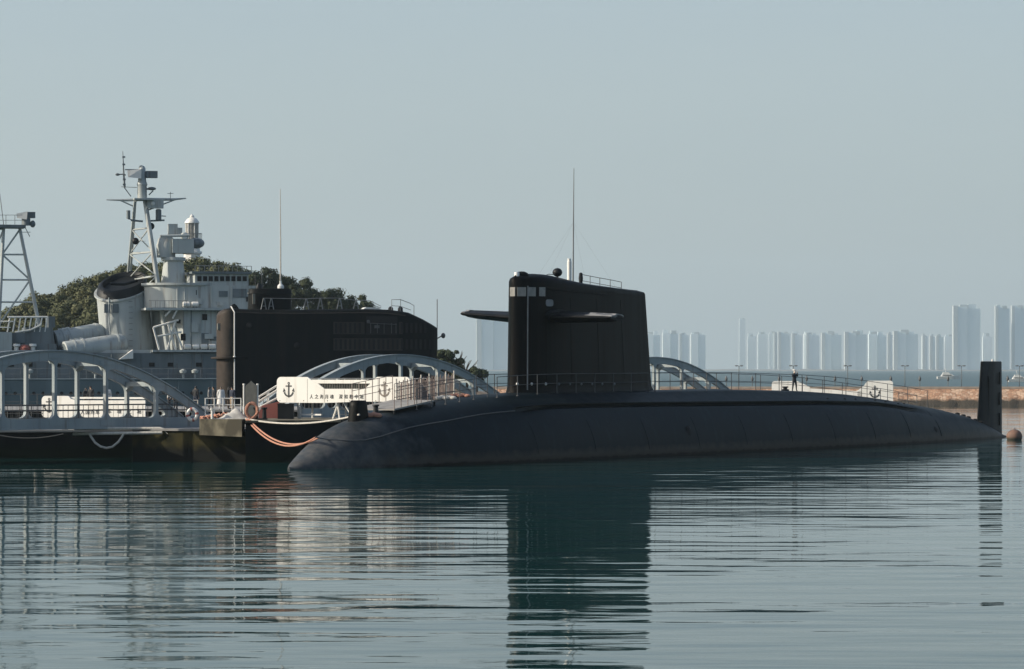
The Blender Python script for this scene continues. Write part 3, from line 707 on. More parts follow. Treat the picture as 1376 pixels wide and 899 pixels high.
# stubby fin on the bow
sf = sub_s(481.5)
mb = MB(); rings = []
zf1 = sub_z(481, 538); zf0 = sub_top(sf) - .35
for q in (0, .25, .5, .75, .93, 1):
    ch = 1.55 - .45*q; th = .46 - .08*q
    if q == 1: ch *= .86; th *= .8
    rings.append([L3(sf + ch/2*math.copysign(abs(math.cos(a))**.5, math.cos(a)), th*math.copysign(abs(math.sin(a))**.6, math.sin(a)), zf0 + (zf1 - zf0)*q) for a in [2*math.pi*j/24 for j in range(24)]])
mb.loft(rings); mb.build('bow_sonar_fin', M_sail, SUB, sharp=50)
# deck railings (both edges), with stanchions
def deck_rail(pxa, pxb, t, step):
    sa, sb = sub_s(pxa, t), sub_s(pxb, t); n = max(2, int((sb - sa) / step)); tops = []
    posts = []
    for k in range(n + 1):
        s = sa + (sb - sa)*k/n; z = sub_top(s) - .12; tops.append(L3(s, t, z + 1.33)); posts.append(L3(s, t, z))
    mb = MB(); mb.tube(tops, .022, 6); mb.tube([p - Vector((0,0,.62)) for p in tops], .018, 6)
    rl = mb.build('railing', M_dkrail, SUB)
    for a, b in zip(posts, tops):
        mb = MB(); mb.bar(a, b, .028, 6); mb.box(a + Vector((0,0,.02)), (.12,.12,.05)); mb.build('stanchion', M_dkrail, rl)
deck_rail(668, 872, 1.75, 2.3); deck_rail(640, 735, -1.75, 2.0)
deck_rail(880, 1246, 1.7, 3.55); deck_rail(868, 1232, -1.7, 3.55)
deck_rail(560, 655, 1.2, 1.5)
mb = MB(); q = sub_s(1052); mb.lathe([(.30,0),(.32,.14),(.16,.18),(.16,.27),(.26,.31),(.22,.38)], L3(q, .2, sub_top(q) - .06), 14); mb.build('capstan', M_soot, SUB)

# buoy
q = P(1363, 592, 268); q.z = 0
by = thing('mooring_buoy', 'round rusty brown mooring buoy floating beside the rudder', 'buoy', q)
mb = MB(); mb.ell(q + Vector((0,0,.28)), (.68,.68,.62), 20, 14); mb.build('float', M_brown, by)
mb = MB(); mb.lathe([(.12,.88),(.12,.93),(.05,1.0)], q, 10); mb.build('eye_cap', M_steel, by)

# ------------------------------------------------------------------ the older submarine behind the pier
D2, TH2 = 279.0, R(12)
O2 = Vector((XD(300, D2), D2, 0))
SUB2 = thing('old_submarine', 'older black submarine with very long slotted sail lying behind the footbridge', 'submarine', O2, rotz=TH2, local=True)
def s2(px, y=0.0):                                  # local x for a picture column at local depth offset y
    c = (px - CX)/F; ca, sa = math.cos(TH2), math.sin(TH2)
    return (c*(O2.y + y*ca) - O2.x + y*sa) / (ca - c*sa)
def d2(px, y=0.0): return O2.y + s2(px, y)*math.sin(TH2) + y*math.cos(TH2)
def z2(px, py, y=0.0): return ZD(py, d2(px, y))
mb = MB(); rings = []
for k in range(50):
    q = k/49; x = -26 + 62*q; wd = 4.2*math.sin(math.pi*min(max(q,.02),.98))**.45; zt = 2.0 - 1.2*abs(2*q-1)**3
    rings.append([Vector((x, -wd*math.cos(a), zt*math.sin(a) if math.sin(a) > 0 else 1.5*math.sin(a))) for a in [2*math.pi*j/28 for j in range(28)]])
mb.loft(rings); mb.build('hull', M_old, SUB2)
xa, xb = s2(291), s2(586)
TOP2 = [(289,433),(291.5,424),(295,419),(300,416),(306,414.3),(330,416),(400,416.5),(490,415.5),(520,416.5),(545,420),(565,429),(578,436),(587,441)]
t2 = [(s2(px), z2(px, py)) for px, py in TOP2]
def half2(x):
    d = (x - xa); 
    if d < 1.5: return 1.5*math.sqrt(max(1 - ((1.5 - d)/1.5)**2, 0)) + .02
    e = xb - x
    if e < 4: return 1.5*(.30 + .70*math.sqrt(max(1 - ((4 - e)/4)**2, 0)))
    return 1.5
mb = MB(); rings = []
lit_wear_nose(M_old, xa)
xs = [xa + 1.5*(1 - math.cos(math.pi/2*k/10)) for k in range(10)] + [xa + 1.5 + (xb - xa - 1.5)*k/40 for k in range(41)]
for x in xs:
    h = half2(x); zt = lerp_list(t2, x); rr = .35
    pr = [(h, 1.0), (h, zt - rr)] + [(h - rr*min(h/1.5,1)*(1 - math.cos(a)), zt - rr + rr*math.sin(a)) for a in (R(30), R(60), R(90))]
    rings.append([Vector((x, -t, z)) for t, z in pr] + [Vector((x, t, z)) for t, z in reversed(pr)])
mb.loft(rings); mb.build('sail', M_old, SUB2, sharp=40)
YN = -1.5
for k in range(21):
    px = 451.5 + k*6.35
    if px > 580: break
    for (ya, yb) in ((434,447.5), (456,469.5)):
        if ya < 440 and 484 < px < 540: continue
        x = s2(px, YN); h = half2(x)
        if lerp_list(t2, x) < z2(px, ya, YN) + .12: continue
        h = max(h, 1.503) if px < 543 else h; mb = MB(); mb.box((x, -h - .008, (z2(px, ya, YN) + z2(px, yb, YN))/2), (.21, .03, z2(px, ya, YN) - z2(px, yb, YN))); mb.build('flood_slot', M_slot, SUB2, smooth=False)
mb = MB()
for ya, yb in ((432.5,449), (454.5,471)):
    for pa, pb in (((448,490),(536,541)) if ya < 440 else ((448,541),)):
        x0_, x1_ = s2(pa, YN), s2(pb, YN); mb.ab(x0_, x1_, -1.502, -1.45, z2(pa, yb, YN), z2(pa, ya, YN))
mb.build('slot_panel', M_oldp, SUB2, smooth=False)
mb = MB(); mb.tube([(s2(px,YN), -1.49, lerp_list(t2, s2(px,YN)) - .34) for px in (312,350,400,450,490,520,545)], .05, 6); mb.build('top_strip', M_oldp, SUB2)
# opening in the sail side with gear and a rail inside
mb = MB(); mb.ab(s2(492,YN), s2(534,YN), -1.515, -1.47, z2(512,450,YN), z2(512,425,YN)); op = mb.build('side_opening', M_slot, SUB2, smooth=False)
mb = MB()
for px in (498,507,516,526,532): mb.bar((s2(px,YN), -1.53, z2(px,448,YN)), (s2(px,YN), -1.53, z2(px,434,YN)), .03, 6)
mb.bar((s2(493,YN), -1.53, z2(500,434,YN)), (s2(533,YN), -1.53, z2(530,436,YN)), .03, 6)
mb.ell((s2(495,YN), -1.52, z2(495,432,YN)), (.16,.05,.16), 10, 6); mb.ab(s2(503,YN), s2(510,YN), -1.53, -1.5, z2(505,441,YN), z2(505,437,YN))
mb.build('rail', M_dkrail, op)
# round leading edge: flange, lamp, pipe
mb = MB(); mb.lathe([(1.5,-.1),(1.78,-.06),(1.78,.06),(1.5,.1)], (xa + 1.5, 0, z2(300, 481)), 28, sx=1.12); mb.build('flange_ring', M_old, SUB2)
mb = MB(); mb.box((xa + .16, -.55, z2(295,439)), (.30,.55,.55)); mb.build('lamp_box', M_bronze, SUB2)
mb = MB(); mb.lathe([(.5,-.3),(.42,.05),(.25,.3),(.08,.42)], (xa + 1.5, -.3, lerp_list(t2, xa + 1.5)), 14); mb.build('dome_cap', M_old, SUB2)
mb = MB(); xp = s2(315, -1.6); mb.tube([(xp - .25, -1.2, z2(313,412)), (xp, -1.6, z2(315,420)), (xp, -1.62, z2(315,481)), (xp, -1.62, 1.6)], .055, 8); mb.build('vent_pipe', M_white, SUB2)
mb = MB(); mb.ell((xp, -1.62, z2(315,480)), (.13,.13,.13), 10, 6); mb.build('pipe_joint', M_white, SUB2)
for px, py in ((335,437), (399,464)):
    mb = MB(); mb.ell((s2(px,YN), -1.5, z2(px,py,YN)), (.28,.07,.26), 12, 8); mb.build('side_port', M_slot, SUB2)
# upper conning tower
xc0, xc1 = s2(333), s2(392)
def tower_ring(z, g): return [Vector(((xc0+xc1)/2 + (xc1-xc0)/2*g*math.copysign(abs(math.cos(a))**.7, math.cos(a)), .95*g*math.copysign(abs(math.sin(a))**.8, math.sin(a)), z)) for a in [2*math.pi*j/40 for j in range(40)]]
zb, zu = z2(360, 417), z2(360, 388)
mb = MB(); mb.loft([tower_ring(zb - .3, 1), tower_ring(zu - .5, .98), tower_ring(zu - .45, 1.02), tower_ring(zu - .38, 1.0), tower_ring(zu - .05, .97), tower_ring(zu, .93)]); ct = mb.build('conning_tower', M_old, SUB2)
mb = MB(); mb.box((s2(341,-.9), -.90, z2(341,402)), (.22,.2,.9)); mb.box((xc0+.08, -.2, zu-.42), (.2,.5,.12)); mb.build('light_panel', M_bronze, ct)
def whip(px, yb, yt, nm, m, r, lbl=None):
    mb = MB(); x = s2(px); zb_, zt_ = z2(px, yb), z2(px, yt)
    mb.tube([(x, 0, zb_ - .2), (x, 0, zb_ + (zt_-zb_)*.5), (x - .03, 0, zt_)], [r, r*.7, r*.35], 6); return mb.build(nm, m, SUB2)
whip(377, 388, 254, 'whip_antenna', M_pale, .075); whip(352, 388, 358, 'short_antenna', M_dkrail, .06); whip(343, 388, 366, 'short_antenna', M_dkrail, .03)
mb = MB(); x = s2(377); mb.lathe([(.10,-.2),(.30,.05),(.30,.25),(.12,.45),(.10,.7)], (x,0,zu), 14); mb.build('antenna_base', M_white, SUB2)
mb = MB(); mb.lathe([(.3,-.1),(.25,.25),(.1,.5)], (s2(348),0,zu), 10); mb.build('signal_lamp', M_soot, SUB2)
# A-frame posts and rails along the top
rl = None
def aframe(px, yt):
    x = s2(px, -1); zt_, zb_ = z2(px, yt), lerp_list(t2, x) - .1
    mb = MB(); mb.bar((x - .25, -1.1, zb_), (x, -1.1, zt_), .045, 6); mb.bar((x + .25, -1.1, zb_), (x + .06, -1.1, zt_), .045, 6)
    mb.bar((x - .15, -1.1, zb_ + .4), (x + .17, -1.1, zb_ + .4), .03, 6); mb.build('rail_frame', M_steel, SUB2)
for px, yt in ((354,401),(364,401),(411,402),(430,401),(456,401),(478,404)): aframe(px, yt)
mb = MB(); mb.tube([(s2(px,-1), -1.1, z2(px, py)) for px, py in ((354,401),(411,402),(430,401),(456,401),(478,404),(496,404),(512,412))], .025, 6); mb.tube([(s2(px,-1), -1.1, z2(px, py)) for px, py in ((496,409),(512,414))], .025, 6)
r1 = [(525,413),(527,404),(540,404),(552,408),(555,412)]
mb.tube([(s2(px,-1), -1.1, z2(px, py)) for px, py in ((526,418),(526,403),(538,403),(550,407.5),(556,411),(556,424))], .03, 6)
mb.tube([(s2(px,-1), -1.1, z2(px, py)) for px, py in ((526,411),(538,412),(552,417))], .025, 6)
mb.bar((s2(538,-1),-1.1,z2(538,403)), (s2(538,-1),-1.1,z2(538,420)), .025, 6)
mb.build('top_railing', M_steel, SUB2)
mb = MB(); mb.prism([(s2(484),z2(484,417)),(s2(512),z2(512,417)),(s2(506),z2(506,413.5)),(s2(490),z2(490,413))], (0,-.9,0), (1,0,0), (0,0,1), (0,1.8,0)); mb.build('hatch_fairing', M_white, SUB2)
for px in (525, 538):
    mb = MB(); mb.lathe([(.25,-.2),(.22,.2),(.08,.35)], (s2(px), 0, z2(px,417)), 10); mb.build('periscope_stub', M_soot, SUB2)
mb = MB(); x = xb + .1; mb.bar((x, 0, z2(587,470)), (x, 0, z2(585,402)), .035, 6); mb.bar((x, 0, z2(587,455)), (x + .55, 0, z2(590,450)), .05, 6); mb.ell((x + .55, 0, z2(590,451)), (.2,.2,.25), 10, 6)
mb.build('stern_mast', M_dkrail, SUB2)

# ------------------------------------------------------------------ the grey warship
D3, TH3 = 321.0, R(14)
O3 = Vector((XD(130, D3), D3, 0))
SHIP = thing('warship', 'grey warship with lattice mast and black topped funnel moored behind the pier', 'ship', O3, rotz=TH3, local=True)
def s3(px, y=0.0):
    c = (px - CX)/F; ca, sa = math.cos(TH3), math.sin(TH3)
    return (c*(O3.y + y*ca) - O3.x + y*sa) / (ca - c*sa)
def z3(px, py, y=0.0): return ZD(py, O3.y + s3(px, y)*math.sin(TH3) + y*math.cos(TH3))
mb = MB(); rings = []
for k in range(46):
    q = k/45; x = -52 + 84*q
    wd = 6.0*(1 - max(0, (q - .6)/.4)**2.2)*(1 if q > .06 else .75 + q*4) + .05; zd = 5.0 + 2.4*max(0, (q - .72)/.28)**1.5
    rings.append([Vector((x, -wd, zd)), Vector((x, -wd*.97, zd*.6)), Vector((x, -wd*.86, .5)), Vector((x, -wd*.75, -.6)), Vector((x, 0, -1.4)), Vector((x, wd*.75, -.6)), Vector((x, wd*.86, .5)), Vector((x, wd*.97, zd*.6)), Vector((x, wd, zd))])
mb.loft(rings); mb.build('hull', M_hullg, SHIP, sharp=50)
for k in range(22):
    px = 8 + k*12.5; x = s3(px, -6); mb = MB(); mb.lathe([(.17,-.03),(.17,.03)], (0,0,0), 12)
    v = [Vector((x + p[0], -5.93 + p[2], 3.6 + p[1])) for p in mb.v]; mb.v = [tuple(p) for p in v]; mb.build('porthole', M_slot, SHIP)
mb = MB()
for k in range(8): mb.tube([(s3(-30 + 45*k, -6), -6.0, 5.0), (s3(-30 + 45*k, -6), -5.97, 3.2)], .03, 5)
mb.tube([(s3(-60,-6), -6.04, 4.95), (s3(310,-6), -6.04, 5.0)], .09, 6); mb.build('rubbing_strake', M_hullg, SHIP)
def blk(name, pxa, pxb, pya, pyb, ya, yb, m=None, parent=None, taper=0.0):
    xa_, xb_ = s3(pxa, ya), s3(pxb, ya); zl_, zh_ = z3(pxa, pyb, ya), z3(pxa, pya, ya); mb = MB()
    mb.loft([[Vector((xa_, ya, zl_)), Vector((xb_, ya, zl_)), Vector((xb_, yb, zl_)), Vector((xa_, yb, zl_))],
             [Vector((xa_ + taper, ya + taper*.3, zh_)), Vector((xb_ - taper, ya + taper*.3, zh_)), Vector((xb_ - taper, yb - taper*.3, zh_)), Vector((xa_ + taper, yb - taper*.3, zh_))]])
    return mb.build(name, m or M_grey, parent or SHIP, smooth=False)
dk = blk('deckhouse', -90, 292, 474, 512, -4.0, 4.0, M_greyd)
for k in range(14):
    px = -10 + k*21 + (k % 3)*4
    if k % 3 == 0:
        mb = MB(); mb.box((s3(px,-4), -4.03, z3(px, 499, -4)), (.75,.08,1.65)); d_ = mb.build('door', M_greyd, SHIP); 
        mb = MB(); mb.box((s3(px,-4) + .26, -4.09, z3(px, 499, -4)), (.06,.06,.14)); mb.build('handle', M_steel, d_)
    else:
        mb = MB(); mb.box((s3(px,-4), -4.03, z3(px, 490, -4)), (.55,.06,.40)); mb.build('scuttle', M_slot, SHIP)
blk('deck_ledge', -90, 300, 508.5, 510.5, -5.2, 4.5, M_greyd)
mb = MB()
for k in range(17): 
    x = s3(-60 + k*22, -5.9); mb.bar((x, -5.85, 5.0), (x, -5.85, 6.05), .025, 5)
for z in (5.5, 6.05): mb.bar((s3(-60,-5.9), -5.85, z), (s3(300,-5.9), -5.85, z), .02, 5)
mb.build('deck_railing', M_steel, SHIP)
for px in (40, 128, 150, 246, 262):
    mb = MB(); mb.lathe([(.10,0),(.10,.5),(.32,.55),(.36,.8),(.1,.95)], (s3(px,-4.8), -4.8, z3(px,508.5,-4.8)), 12); mb.build('deck_ventilator', M_grey, SHIP)
# aft control house on the left, with lit end wall and rails
blk('aft_house', -60, 16, 446, 476, -3.6, 3.6, M_grey); blk('aft_house', 16, 76, 462, 476, -3.2, 3.2, M_greyd)
blk('gun_shield', 31, 74, 440, 464, -2.6, 1.5, M_greyd, taper=.25); blk('gun_shield', 65, 74, 425, 440, -2.2, .6, M_greyd); blk('aft_platform', 13, 34, 447, 461, -2.8, 1.0, M_greyd)
mb = MB()
for k in range(8):
    px = 12 + k*7.2; x = s3(px,-2.5); mb.bar((x - .15, -2.5, z3(px,446,-2.5)), (x + .1, -2.5, z3(px,426,-2.5)), .07, 6)
mb.bar((s3(10,-2.5), -2.5, z3(10,426,-2.5)), (s3(64,-2.5), -2.5, z3(64,426,-2.5)), .09, 6); mb.bar((s3(-40,-2.5), -2.5, z3(-40,432,-2.5)), (s3(18,-2.5), -2.5, z3(18,432,-2.5)), .06, 6)
mb.bar((s3(-40,-2.5), -2.5, z3(-40,440,-2.5)), (s3(14,-2.5), -2.5, z3(14,440,-2.5)), .05, 6)
mb.build('aft_railing', M_white, SHIP)
mb = MB(); mb.tube([(s3(20,-2.7), -2.7, z3(20,447,-2.7)), (s3(40,-2.7), -2.7, z3(40,444,-2.7)), (s3(55,-2.7), -2.7, z3(55,437,-2.7))], .12, 8); mb.build('gun_barrel', M_grey, SHIP)
mb = MB(); mb.lathe([(.5,0),(.55,.5),(.3,.8)], (s3(33,-3.2), -3.4, z3(33,474,-3.2)), 12); mb.build('red_drum', M_red, SHIP)
for px in (22, 44): mb = MB(); mb.lathe([(.25,0),(.25,.6),(.4,.65),(.35,.9)], (s3(px,-3.3), -3.4, z3(px,474,-3.2)), 12); mb.build('deck_ventilator', M_white, SHIP)
# two launch tubes
def launcher(xa_, xb_, za, zb_, ya, yb, r):
    a, b = Vector((xa_, ya, za)), Vector((xb_, yb, zb_)); d = (b - a).normalized(); mb = MB()
    mb.tube([a, a + d*.05, a + d*.4, b - d*.5, b - d*.1, b], [r*.92, r, r, r, r*.8, r*.35], 28); t_ = mb.build('launch_tube', M_grey, SHIP)
    for q in (.16, .3, .86): mb = MB(); c = a.lerp(b, q); mb.tube([c - d*.09, c + d*.09], r*1.05, 28); mb.build('hoop', M_grey, t_)
    mb = MB(); mb.tube([a - d*.03, a + d*.01], r*.8, 24); mb.build('muzzle_cover', M_greyd, t_)
    for q in (.12,.2,.28): mb = MB(); c = a.lerp(b, q) + Vector((0,0,r)); mb.box(c, (.35,.3,.28)); mb.build('lug', M_white, t_)
    for q in (.25, .75):
        c = a.lerp(b, q); mb = MB(); mb.loft([[Vector((c.x-.5, c.y-.7, 7.4)), Vector((c.x+.5, c.y-.7, 7.4)), Vector((c.x+.5, c.y+.7, 7.4)), Vector((c.x-.5, c.y+.7, 7.4))], [Vector((c.x-.2, c.y-.5, c.z)), Vector((c.x+.2, c.y-.5, c.z)), Vector((c.x+.2, c.y+.5, c.z)), Vector((c.x-.2, c.y+.5, c.z))]]); mb.build('cradle', M_greyd, SHIP)
launcher(s3(86,-3), s3(171,-3), z3(86,473,-3), z3(171,461,-3), -3.2, -1.8, 1.05)
launcher(s3(72,0), s3(140,0), z3(72,458,0), z3(140,446,0), -.2, 1.2, 1.0)
# funnel
xf0, xf1 = s3(131), s3(200); cf = (xf0 + xf1)/2
def fring(z, xl, xr, yh, tilt, ty=0.0):
    c, h = (xl + xr)/2, (xr - xl)/2
    return [Vector((c + h*math.cos(a), 1.7 + yh*math.sin(a), z + tilt*math.cos(a) + ty*math.sin(a))) for a in [2*math.pi*j/48 for j in range(48)]]
za, zb_, zm, zt = z3(150,508), z3(150,470), z3(165,391), z3(165,380)
mb = MB(); mb.loft([fring(za, s3(128), s3(217), 2.4, 0), fring(z3(150,478), s3(141), s3(212), 2.35, 0), fring(z3(150,436), s3(136), s3(206), 2.35, .15, .5), fring(zm, xf0 + .1, s3(201), 2.3, .55, 1.0), fring(zm + .05, xf0 - .15, s3(202.5), 2.45, .55, 1.03), fring(zm + .22, xf0 - .15, s3(202.5), 2.45, .55, 1.03), fring(zm + .25, xf0 + .12, s3(201), 2.3, .55, 1.0)])
fu = mb.build('funnel', M_grey, SHIP, sharp=40)
mb = MB(); mb.loft([fring(zm + .23, xf0 + .1, s3(201), 2.3, .55, 1.0), fring(zm + .85, xf0 + .22, s3(200), 2.25, .55, .95), fring(zm + 1.1, xf0 + .5, s3(198.5), 2.1, .55, .90), fring(zm + 1.05, xf0 + .7, s3(197), 1.95, .5, .85), fring(zm + .55, xf0 + .8, s3(196.5), 1.85, .5, .85)]); cap_ = mb.build('funnel_cap', M_soot, fu, sharp=50)
mb = MB(); mb.tube([(s3(150), .8, zm + .75), (s3(168), .55, zm + .7), (s3(186), 1.0, zm + 1.1)], .16, 8); mb.build('baffle', M_soot, cap_)
mb = MB()
for pxx in (147, 158): mb.box((s3(pxx,-2.2), -.52 if pxx > 150 else -.30, z3(pxx, 414, -2.2)), (.6,.16,.9))
mb.build('vent_grille', M_greyd, fu)
mb = MB(); mb.tube([(s3(146,-.2), -.36, z3(146,400)), (s3(146,-.2), -.42, z3(146,432)), (s3(150,-.2), -.5, z3(150,470))], .06, 6); mb.build('steam_pipe', M_grey, fu)
for k in range(9): mb = MB(); z = z3(150, 405 + k*7.5); mb.tube([(s3(173,-.6), -.72, z), (s3(178,-.6), -.72, z)], .03, 5); mb.build('rung', M_steel, fu)
blk('funnel_casing', 124, 216, 470, 508, -3.3, 3.3, M_grey); mb = MB(); mb.prism([(s3(158,-3.4),z3(158,483,-3.4)),(s3(177,-3.4),z3(177,482,-3.4)),(s3(177,-3.4),z3(177,470,-3.4))], (0,-4.6,0), (1,0,0), (0,0,1), (0,1.2,0)); mb.build('bracket_plate', M_white, SHIP)
# bridge tower
blk('bridge_base', 203, 318, 470, 510, -3.8, 3.8, M_greyd)
def poly_blk(name, plan, pya, pyb, m):
    z0_, z1_ = z3(230, pyb, -3.3), z3(230, pya, -3.3); mb = MB()
    mb.loft([[Vector((x, y, z0_)) for x, y in plan], [Vector((x, y, z1_)) for x, y in plan]]); return mb.build(name, m, SHIP, smooth=False)
poly_blk('bridge_lower_block', [(s3(205,1.5), 1.5), (s3(246,-3.3), -3.3), (s3(332,-3.3), -3.3), (s3(332,-3.3), 3.3), (s3(205,1.5), 3.3)], 416, 471, M_grey)
blk('bridge_ledge', 196, 332, 413.5, 416.5, -4.1, 4.1, M_grey); blk('bridge_ledge', 205, 300, 470, 473, -4.4, 4.2, M_grey)
poly_blk('bridge_upper_block', [(s3(201,1.2), 1.2), (s3(238,-3.0), -3.0), (s3(345,-3.0), -3.0), (s3(345,-3.0), 3.0), (s3(201,1.2), 3.0)], 383, 413.6, M_grey)
mb = MB(); mb.loft([[Vector((s3(250) + 5.0*g*math.cos(a), 3.6*g*math.sin(a), z)) for a in [math.pi*2*j/36 for j in range(36)]] for z, g in ((z3(250,414), .86), (z3(250,386), .86), (z3(250,384), .92), (z3(250,381), .92))]); mb.build('bridge_drum', M_grey, SHIP)
blk('wheelhouse', 262, 334, 367, 384, -2.9, 2.9, M_grey); blk('wheelhouse_roof', 258, 338, 364.5, 367.5, -3.2, 3.2, M_greyd)
for k in range(9): mb = MB(); px = 268 + 7.6*k; mb.box((s3(px,-2.9), -2.92, z3(px, 374.5, -2.9)), (.42,.06,.5)); mb.build('window', M_slot, SHIP)
for px, py, wv, hv in ((300,395,.9,.6),(322,394,1.4,.9),(334,402,.5,.5),(275,426,.5,.6),(246,453,.5,.7),(310,440,.5,.5),(290,455,1.2,.4),(262,393,.35,.5),(240,432,.4,.4)):
    mb = MB(); yy = -3.0 if py < 414 else -3.3; mb.box((s3(px,yy), yy - .02, z3(px,py,yy)), (wv,.08,hv)); mb.build('window', M_slot if wv < .8 else M_greyd, SHIP)
mb = MB()
for (pa, qa, pb, qb) in ((222,425,230,416),(232,428,238,416),(214,470,206,440),(225,470,236,430),(236,470,226,436),(246,470,234,440),(206,440,240,430),(212,452,244,446)):
    mb.bar((s3(pa,-3.7), -3.7, z3(pa,qa,-3.7)), (s3(pb,-3.9), -3.9, z3(pb,qb,-3.9)), .10, 6)
mb.build('ladder_frame', M_white, SHIP)
mb = MB()
for k in range(13): x = s3(262 + 6.3*k,-3.0); mb.bar((x,-3.1,z3(300,367,-3)), (x,-3.1,z3(300,357.5,-3)), .035, 5)
mb.bar((s3(262,-3),-3.1,z3(300,357.5,-3)), (s3(338,-3),-3.1,z3(300,357.5,-3)), .03, 5); mb.build('bridge_railing', M_steel, SHIP)
mb = MB(); 
for k in range(9): mb.bar((s3(203 + 6*k,-3.9), -3.9, z3(203,413.5,-3.9)), (s3(203 + 6*k,-3.9), -3.9, z3(203,404,-3.9)), .03, 5)
mb.bar((s3(200,-3.9), -3.9, z3(203,404,-3.9)), (s3(252,-3.9), -3.9, z3(250,404,-3.9)), .03, 5); mb.build('wing_railing', M_steel, SHIP)
for px, py, yy in ((252,466,-3.9),(263,466,-3.9),(274,466,-3.9),(285,466,-3.9),(250,409,-3.6),(262,409,-3.6)):
    mb = MB(); c = Vector((s3(px,yy), yy, z3(px,py,yy))); mb.tube([c - Vector((.36,0,0)), c - Vector((.30,0,0)), c + Vector((.30,0,0)), c + Vector((.36,0,0))], [.16,.27,.27,.16], 14); lr_ = mb.build('life_raft', M_white, SHIP)
    mb = MB(); mb.box(c + Vector((-.18,0,-.30)), (.06,.4,.16)); mb.box(c + Vector((.18,0,-.30)), (.06,.4,.16)); mb.box(c + Vector((0,0,-.38)), (.6,.42,.05)); mb.build('raft_cradle', M_greyd, lr_)
for px, p0_, p1_, yy in ((257,417,470,-3.36),(270,417,470,-3.36),(292,417,450,-3.36),(304,417,470,-3.36),(248,384,413,-3.06),(284,385,413,-3.06),(312,385,413,-3.06)):
    mb = MB(); mb.tube([(s3(px,yy), yy, z3(px,p0_,yy)), (s3(px,yy), yy, z3(px,p1_,yy))], .05, 6); mb.build('cable_pipe', M_greyd if px % 2 else M_grey, SHIP)
for px, py, wv, hv in ((262,440,.7,1.0),(281,452,.9,.5),(297,462,.6,.8),(268,405,.5,.6),(296,408,.6,.4)):
    yy = -3.45 if py > 414 else -3.15; mb = MB(); mb.box((s3(px,yy), yy + .06, z3(px,py,yy)), (wv,.26,hv)); mb.build('locker', M_grey, SHIP)
mb = MB(); mb.box((s3(275,-3.3), -3.34, z3(275,459,-3.3)), (.8,.08,1.7)); mb.build('door', M_greyd, SHIP)
for px in (150, 190, 258, 272): 
    mb = MB(); mb.tube([(s3(px,-4.1), -4.05, 5.3), (s3(px,-4.1), -4.05, 7.5)], .045, 6); mb.build('vent_pipe', M_greyd, SHIP)
# fire control director
xd = s3(233); 
mb = MB(); mb.lathe([(1.35,z3(233,388)),(1.2,z3(233,372)),(1.0,z3(233,352)),(1.25,z3(233,350)),(1.25,z3(233,346))], (xd,0,0), 28); fc = mb.build('director_pedestal', M_grey, SHIP)
mb = MB(); mb.box((s3(244), 0, z3(244,331)), (2.2,2.4,1.45)); mb.lathe([(.95,z3(223,346)),(1.0,z3(223,330)),(.8,z3(223,321)),(.5,z3(223,317))], (s3(223),0,0), 20); mb.build('director_turret', M_grey, fc)
mb = MB(); mb.ell((s3(263), -.4, z3(263,327)), (.85,.8,.55), 18, 10); mb.build('radar_dish', M_greyd, fc)
mb = MB(); mb.box((s3(232), 0, z3(232,309)), (.9,1.0,1.2)); mb.box((s3(240), .2, z3(240,311)), (.7,.8,.75)); mb.ell((s3(246), -.9, z3(246,318)), (.42,.3,.42), 12, 8); mb.bar((s3(213),-1.25,z3(213,318)), (s3(252),-1.25,z3(252,317)), .14, 8)
mb.build('rangefinder', M_grey, fc)
mb = MB(); mb.lathe([(.3,-.06),(.3,.06)], (0,0,0), 14); mb.v = [tuple(Vector((s3(246) + p[0], -1.24 + p[2], z3(246,318) + p[1]))) for p in mb.v]; mb.build('lens_cap', M_white, fc)
# tripod lattice mast
T0 = Vector((s3(190), 0, z3(190,270)))
lat = lambda px, py, y=0.0: Vector((s3(px, y), y, z3(px, py, y)))
legs = [(lat(167,418,6.0), lat(181,270,-.5), .12), (lat(226,472,-2.6), lat(195,270,.1), .24), (lat(172,414,7.6), lat(182,270,.6), .12)]
for a, b, r in legs: mb = MB(); mb.tube([a, b], [r*1.15, r], 10); mb.build('mast_leg', M_grey, SHIP)
mb = MB(); z_on = lambda leg, q: leg[0].lerp(leg[1], q)
L0, L1, L2 = legs
lv = [(.02,.34),(.28,.50),(.52,.66),(.74,.82)]
for i, (qa, qb) in enumerate(lv):
    mb.bar(z_on(L0, qa), z_on(L1, qb), .085, 6); mb.bar(z_on(L2, qa), z_on(L1, qb), .07, 6); mb.bar(z_on(L0, qa), z_on(L2, qa), .06, 6)
    if i < 3:
        mb.bar(z_on(L0, qa), z_on(L1, lv[i+1][1]), .07, 6); mb.bar(z_on(L0, lv[i+1][0]), z_on(L1, qb), .07, 6); mb.bar(z_on(L2, qa), z_on(L0, lv[i+1][0]), .05, 6)
mb.build('mast_bracing', M_grey, SHIP)
mb = MB(); c = lat(192,268); mb.box(c, (2.0,2.0,.16)); mb.tube([lat(143,268.5), lat(170,269), c, lat(232,268), lat(250,266.5)], [.05,.13,.18,.13,.06], 8)
mb.bar(lat(160,268.5), lat(181,278), .07, 6); mb.bar(lat(236,268), lat(200,282), .07, 6); mb.box(lat(208,274), (1.7,.8,.9)); yd = mb.build('mast_yard', M_grey, SHIP)
mb = MB(); mb.ell(lat(205.5,273.5,-.45), (.20,.10,.20), 10, 6); mb.build('yard_lamp', M_white, yd)
mb = MB(); c = lat(191,268); mb.lathe([(.50,0),(.48,(z3(190,250)-c.z)),(.55,(z3(190,248)-c.z)),(.42,(z3(190,243)-c.z)),(.34,(z3(190,226)-c.z)),(.2,(z3(190,223)-c.z))], c, 18); mh = mb.build('mast_head', M_grey, SHIP)
